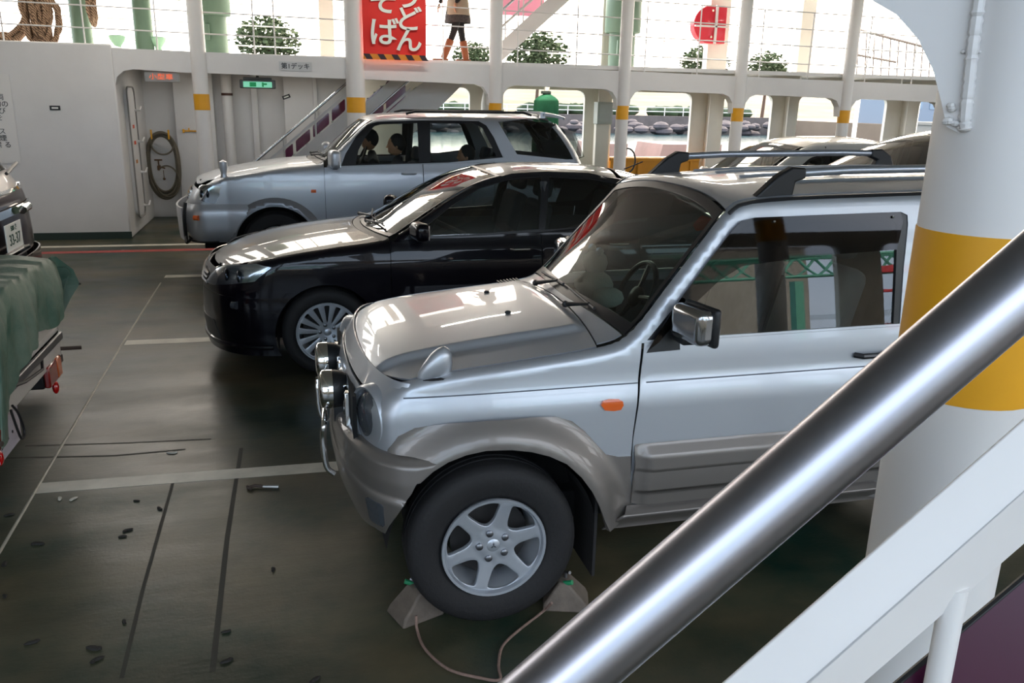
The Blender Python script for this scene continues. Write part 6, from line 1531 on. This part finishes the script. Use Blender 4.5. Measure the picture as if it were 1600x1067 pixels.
seated((SX+1.30, SY-.36, .78), 'person in a dark jacket sitting in the near front seat of the farther four-wheel drive', DKC, lean=-.12)
seated((SX+2.28, SY-.36, .66), 'person in a checked blue shirt in the back seat of the farther four-wheel drive', CHK, lean=.02, hl=.2)
# person walking on the upper walkway
wk = thing('person', 'person in patterned skirt, beige coat and tan boots striding along the upper walkway', 'person', (2.68, 14.0, 2.56))
LEGD = mat('black_tights', '1b1718', .8)
J = [((.08, 0, .90), (.14, .11)), ((.08, 0, 1.12), (.13, .10)), ((.06, 0, 1.36), (.16, .11)), ((.05, 0, 1.48), .055), ((.05, 0, 1.54), .05),
     ((.05, -.19, 1.38), .055), ((.16, -.23, 1.10), .042), ((-.02, -.22, .90), .032), ((.05, .19, 1.38), .055), ((-.10, .22, 1.12), .042), ((-.20, .18, .92), .032),
     ((.05, -.09, .82), .085), ((-.02, -.09, .48), .058), ((-.19, -.09, .08), .042), ((.10, .09, .82), .085), ((.14, .09, .47), .058), ((.22, .09, .08), .042)]
B = [(0, 1), (1, 2), (2, 3), (3, 4), (2, 5), (5, 6), (6, 7), (2, 8), (8, 9), (9, 10), (0, 11), (11, 12), (12, 13), (0, 14), (14, 15), (15, 16)]
figure(wk, 'body', J, B, LEGD); head(wk, (.03, 0, 1.63), (-1, 0), hairlen=.4)
ct = MB().lathe([(.12, 1.50), (.19, 1.42), (.20, 1.2), (.19, 1.0), (.23, .74), (.22, .73), (.17, 1.0), (.17, 1.4)], 20, Matrix.Translation((.06, 0, 0)) @ Matrix.Diagonal((.85, 1.1, 1, 1)), closed=True).build('coat', mat('beige_coat', 'a89882', .85, var=.15), wk, smooth=True)
MB().lathe([(.15, .98), (.20, .75), (.215, .62), (.205, .62), (.14, .98)], 24, Matrix.Translation((.06, 0, 0)), closed=True).build('skirt', mat('patterned_skirt', '56504e', .85, var=.7, vscale=40), wk, smooth=True)
for p0, p1, f in [((-.075, -.09, .36), (-.19, -.09, .07), -1), ((.165, .09, .36), (.22, .09, .07), -1)]:
    m = MB().tube([p0, ((p0[0]+p1[0])/2, p0[1], (p0[2]+p1[2])/2), p1], [.066, .058, .05], 14); m.box((p1[0]-.05, p1[1], .035), (.25, .09, .07)); m.build('boot', mat('tan_boot', '8a4a24', .5), wk, bevel=.01, smooth=True)
for w_, d_ in [((-.02, -.22, .90), (-.2, 0, -1)), ((-.20, .18, .92), (-.4, 0, -1))]: hand(wk, w_, d_)
# ================================================================== outside: sea, shore, park, pier
sea = mat('sea_water', '2f4a50', .13, bump=.6, bscale=.9, spec=.6)
struct('floor_sea', MB().bb((-300, 17, -1.4), (500, 600, -1.3)), sea)
struct('floor_sea_near', MB().bb((-300, -600, -1.4), (500, -4.5, -1.3)), sea)
GRASS = mat('grass', '6f8a45', .9, var=.4, vscale=.5); STONE = mat('quay_stone', '58504e', .8, var=.3, vscale=1.2); HEDGE = mat('hedge_green', '2c4026', .9, var=.5, vscale=1.5, bump=1, bscale=4)
PAVE = mat('pave', '6b5c4e', .8, var=.15, vscale=.3)
sg_ = MB(); sg_.add([(-150, 108, .55), (300, 108, .55), (300, 200, 7.0), (-150, 200, 7.0)], [(0, 1, 2, 3)]); struct('park_slope', sg_, mat('park_ground', '66564a', .9, var=.4, vscale=.10, vcol='2f3c22'))
struct('shore_ground', MB().bb((-150, 98, -1.3), (60, 190, .6)).bb((60, 60, -1.3), (300, 190, .6)), PAVE)
q = MB()
for (x0, x1, y, z) in [(-150, 60, 97.4, .8), (60, 300, 59.4, 1.0)]: q.bb((x0, y, -1.3), (x1, y+.8, z))
struct('quay_wall', q, STONE)
random.seed(21)
def blob(name, m, pts, label, cat, group=None, loc=(0, 0, 0)):
    mb = MB()
    for (x, y, z, r, sx, sz) in pts: mb.ball((x, y, z), r, 12, (sx, 1, sz))
    bm = None; o = mb.build(name, m, loc=loc, smooth=True)
    tx = bpy.data.textures.new('rough', 'CLOUDS'); tx.noise_scale = .8
    s = o.modifiers.new('sub', 'SUBSURF'); s.levels = s.render_levels = 1
    d = o.modifiers.new('d', 'DISPLACE'); d.texture = tx; d.strength = .8; d.mid_level = .5
    tag(o, label, cat, group); return o
rocks = MB()
for i in range(300): rocks.ball((random.uniform(-40, 110), random.uniform(93, 96.2), random.uniform(-1.3, .1)), random.uniform(.35, .8), 10, (1.4, 1, .7))
o = rocks.build('shore_rocks', mat('rock', '5c5456', .9, var=.4, vscale=1.0, bump=1, bscale=3), smooth=True); tag(o, 'line of grey shore rocks along the waterline', 'rocks', kind='stuff')
for i, (x0, x1, y, z0, z1) in enumerate([(8, 26, 104, .6, 1.9), (30, 44, 106, .6, 2.3), (47, 60, 104, .6, 2.0), (-60, 5, 104, .6, 2.0)]):
    mb = [(x, y, z0+(z1-z0)*.4, 1.3, 1.3, .6) for x in np.arange(x0, x1, 1.5)]
    blob('hedge', HEDGE, mb, ['clipped green hedge on the shore left of the green canvas', 'clipped green hedge on the shore right of the control box', 'clipped green hedge on the shore behind the wide opening', 'long clipped hedge on the shore at the far left'][i], 'hedge')
def tree(x, y, h, r, label, seed):
    random.seed(seed); t = thing('shore_tree', label, 'tree', (x, y, .6))
    MB().tube([(0, 0, 0), (.2, 0, h*.5), (0, 0, h*.8)], [.25, .18, .08], 8).build('trunk', mat('bark', '5a4638', .9), t, smooth=True)
    mb = MB()
    for k in range(1600):
        a_ = random.random()*2*pi; b_ = random.uniform(-1, 1); rr = r*random.random()**.4
        c_ = Vector((rr*cos(a_)*sqrt(1-b_*b_), rr*sin(a_)*sqrt(1-b_*b_), h*.78+rr*b_*.75)); s = r*random.uniform(.035, .075); Rm = Matrix.Translation(c_) @ Matrix.Rotation(random.random()*6, 4, 'Z') @ Matrix.Rotation(random.random()*3, 4, 'X')
        mb.add([(-s, -s*.6, 0), (s, -s*.6, 0), (s*1.2, s*.6, s*.3), (-s, s*.6, s*.2)], [(0, 1, 2, 3)], Rm)
    o = mb.build('foliage', mat('leaf_green', '4a5630', .8, var=.5, vscale=2), t); o.modifiers.new('t', 'SOLIDIFY').thickness = .03
    return t
tree(-1.5, 90+12, 9.5, 3.6, 'bushy tree on the shore right of the hooded green vent', 1); tree(23, 108, 8.6, 2.6, 'low round tree on the shore left of the diagonal stairway foot', 2)
tree(31.5, 108, 9.2, 4.2, 'wide round tree on the shore under the diagonal stairway', 3); tree(55, 108, 8.8, 3.4, 'arched tree on the shore left of the red canister', 4); tree(64.5, 108, 8.5, 3.0, 'arched tree on the shore just beside the red canister', 5)
tree(14, 108, 5.0, 1.8, 'small park tree seen through the lower far opening', 6); tree(17, 112, 5.0, 1.8, 'second small park tree seen through the lower far opening', 7)
for i, (x, y, l) in enumerate([(11.5, 110, 'thin white lamp post on the shore, left one'), (19.5, 110, 'thin white lamp post on the shore, right one')]):
    o = MB().tube([(0, 0, 0), (0, 0, 3.6)], .09, 8).build('park_lamp_post', WHITE, loc=(x, y, .6)); tag(o, l, 'lamp post')
fe = thing('promenade_fence', 'long low white promenade fence on top of the quay wall', 'fence', (-40, 97.8, .8))
for z in (.5, 1.0): MB().tube([(0, 0, z), (98, 0, z)], .05, 6).build('rail', WHITE, fe)
for k in range(40): MB().tube([(k*2.5, 0, 0), (k*2.5, 0, 1.05)], .05, 6).build('fence_post', WHITE, fe)
o = MB().bb((0, 0, 0), (3.2, .3, .9)).bb((.2, 0, -.5), (.4, .3, 0)).bb((2.8, 0, -.5), (3.0, .3, 0)).build('park_sign', mat('sign_white', 'd8dade', .6), loc=(10.5, 99.5, 1.3)); tag(o, 'white board standing by the hedge on the shore', 'sign')
# park wall, benches and white buildings
BW = mat('building_white', '8c9096', .7, var=.08, vscale=.4)
def building(label, x0, x1, y, z1, m, wins=True, name='harbour_building', z0=.6):
    t = thing(name, label, 'building', (x0, y, z0))
    MB().bb((0, 0, 0), (x1-x0, 8, z1-z0)).build('wall', m, t); MB().bb((-.3, -.3, z1-z0), (x1-x0+.3, 8.3, z1-z0+.3)).build('roof', BW, t)
    if wins:
        k = int((x1-x0)/2.2)
        for i in range(k): MB().bb((.6+i*2.2, -.05, (z1-z0)*.4), (1.9+i*2.2, .0, (z1-z0)*.78)).build('window', mat('far_window', '6c7f90', .2), t)
building('long pale blue-grey quay building behind the right openings', 62, 84, 76, 4.6, mat('bluegrey', '6c7988', .7)); building('low white quay building at the far right', 88, 118, 80, 4.4, BW)
o = MB().bb((0, 0, 0), (9.5, 3, 2.3)).bb((-.1, -.1, 2.3), (9.6, 3.1, 2.5)).build('concrete_block', mat('concrete', '7c7872', .8, var=.15, vscale=.6), loc=(46.5, 54, -1.3)); tag(o, 'big pale concrete mooring block standing in the water beyond the right openings', 'block')
t = thing('quay_shed', 'white quay shed beside the dark blue drums', 'shed', (59, 57.5, -1.3))
MB().bb((0, 0, 0), (12, 1.6, 4.6)).build('wall', BW, t)
for k, l in enumerate(['left large dark blue drum pair member against the white quay shed', 'middle dark blue drum against the white quay shed', 'right dark blue drum against the white quay shed']):
    o = MB().lathe([(.001, 0), (.85, 0), (.9, .1), (.9, 3.4), (.85, 3.5), (.001, 3.5)], 20).build('blue_drum', mat('drum_blue', '2a4668', .4), loc=(60.6+k*2.1+(.9 if k == 2 else 0), 56.4, -1.0), smooth=True); tag(o, l, 'drum')
for p, l in [((1075, 215), 'reddish concrete pier block in the water behind the orange bulwark'), ((955, 225), 'narrow reddish concrete pier block just right of the control box')]:
    b_ = onY(p[0], 258, 24); w_ = 1.1 if p[0] > 1000 else .5
    o = MB().add([(-w_*1.2, 0, 0), (w_, 0, 0), (w_, 2, 0), (-w_*1.2, 2, 0), (-w_*.8, 0, 1.75), (w_, 0, 1.75), (w_, 2, 1.75), (-w_*.8, 2, 1.75)], [(0, 1, 5, 4), (1, 2, 6, 5), (2, 3, 7, 6), (3, 0, 4, 7), (4, 5, 6, 7), (0, 3, 2, 1)]).build('pier_block', mat('reddish_concrete', '8c7068', .8, var=.2, vscale=1.5), loc=(b_[0], 24, -.9+.9*0)); tag(o, l, 'pier block')
# hazy hills
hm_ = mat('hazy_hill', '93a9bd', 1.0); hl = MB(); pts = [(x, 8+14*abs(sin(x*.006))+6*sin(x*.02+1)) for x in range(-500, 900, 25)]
hl.add([(x, 560, -2) for x, z in pts]+[(x, 575, z) for x, z in pts]+[(x, 640, -2) for x, z in pts], [(i, i+1, len(pts)+i+1, len(pts)+i) for i in range(len(pts)-1)]+[(len(pts)+i, len(pts)+i+1, 2*len(pts)+i+1, 2*len(pts)+i) for i in range(len(pts)-1)])
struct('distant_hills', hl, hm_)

# --- the near side of the ferry (behind and beside the camera) and the pier it faces
for i, x in enumerate([-5.25, -3.2, -1.12, 3.01, 5.07, 7.14, 9.2]):
    t = post(x, .955 if x > 0 else -.2, ['near side white banded post'][0]+[' fifth left of the camera', ' fourth left', ' third left', ' first right of the big one', ' second right of the big one', ' third right of the big one', ' fourth right of the big one'][i], r=.095)
nb_ = MB(); nb_.bb((2.5, .88, 2.3), (20, 1.03, 2.58)); nb_.bb((XA, -.28, 2.75), (-1.0, -.12, 3.0)); struct('trim_50', nb_, WHITE)
ops2 = [(-9.5, -7.4), (-6.8, -4.7), (-4.1, -2.0), (-1.4, .7), (1.3, 3.4), (4.0, 6.1), (6.7, 8.8), (9.4, 11.5), (12.1, 14.2)]
panel('wall_near', [(XA, 0), (20, 0), (20, 2.6), (XA, 2.6)], lambda x, z: (x, -2.6, z), CREAM, step=.7, holes=[ropen(a_, b_, .95, 2.3) for a_, b_ in ops2], thick=.08, outv=(0, 1, 0), smooth=False, kind='structure')
struct('wall_bow', MB().bb((XA-.1, -2.6, 0), (XA, 15, 4.45)), WHITE)
struct('wall_stern', MB().bb((20, -2.6, 0), (20.1, 2.6, 4.45)).bb((20, 11, 0), (20.1, 15, 4.45)), WHITE)
# green truss conveyor and quay behind the camera, which the car windows mirror
tr = thing('conveyor_truss', 'green steel conveyor truss on the quay behind the camera', 'truss', (0, -26, 2.2))
TG = mat('truss_green', '4fa08c', .5)
for y in (0, 1.6):
    for z in (0, 1.5):
        o = MB().tube([(-15, y, z), (55, y, z+2)], .12, 8).build('chord', TG, tr)
    k = MB()
    for i in range(35): x = -15+i*2; zz = (x+15)/35; k.tube([(x, y, zz), (x+1, y, zz+1.5)], .07, 6); k.tube([(x+1, y, zz+1.5), (x+2, y, zz)], .07, 6)
    k.build('lattice', TG, tr)
for x in (-8, 6, 20, 34): MB().bb((x-.2, 0, -3.5), (x+.2, .4, .5)).bb((x-.2, 1.3, -3.5), (x+.2, 1.7, .5)).build('leg', TG, tr)
rd = MB().bb((0, 0, 0), (2.6, 1.2, .6)).bb((.4, .4, -3), (.7, .7, 0)).bb((.4, .4, -1.6), (2.4, .8, -1.4)).build('red_hopper', mat('hopper_red', 'b02030', .5), loc=(22, -24.2, 3.2), bevel=.05); tag(rd, 'red hopper beside the green conveyor behind the camera', 'hopper')
struct('quay_ground', MB().bb((-80, -80, -1.3), (120, -20, .3)), STONE)
building('tall grey silo building on the quay behind the camera', 34, 46, -70, 11, mat('silo_grey', '8f8f8a', .8, var=.2, vscale=.3), name='silo_building', z0=.3)
building('long low warehouse on the quay behind the camera', -50, 4, -80, 3.2, mat('warehouse_tan', 'a89880', .8), name='warehouse', z0=.3)

GR = {'deck_post': 'white posts with yellow bands', 'deck_railing': 'railings of the upper walkway', 'deck_or_fill_lamp': 'tube lamps of the ferry', 'ventilation_pipe': 'green vents on the upper walkway', 'mushroom_vent': 'small mushroom vents', 'shore_tree': 'trees on the shore', 'hedge': 'hedges on the shore', 'blue_drum': 'blue drums by the quay shed', 'rope_coil': 'ropes hanging at the upper left', 'wheel_chock': 'chocks at the nearest wheel', 'guide_line': 'white parking lines', 'deck_edge_line': 'lines along the wall', 'direction_marker': 'small direction markers', 'hull_frame_post': 'frame posts of the upper hull', 'inner_stairway': 'stairways with purple panels', 'pier_block': 'reddish pier blocks', 'park_lamp_post': 'lamp posts on the shore'}
for o in list(bpy.data.objects):
    if o.parent is None and 'group' not in o:
        k = o.name.split('.')[0]
        if k in GR: o['group'] = GR[k]
        if k == 'person' and 'four-wheel' in o['label']: o['group'] = 'people in the farther four-wheel drive'
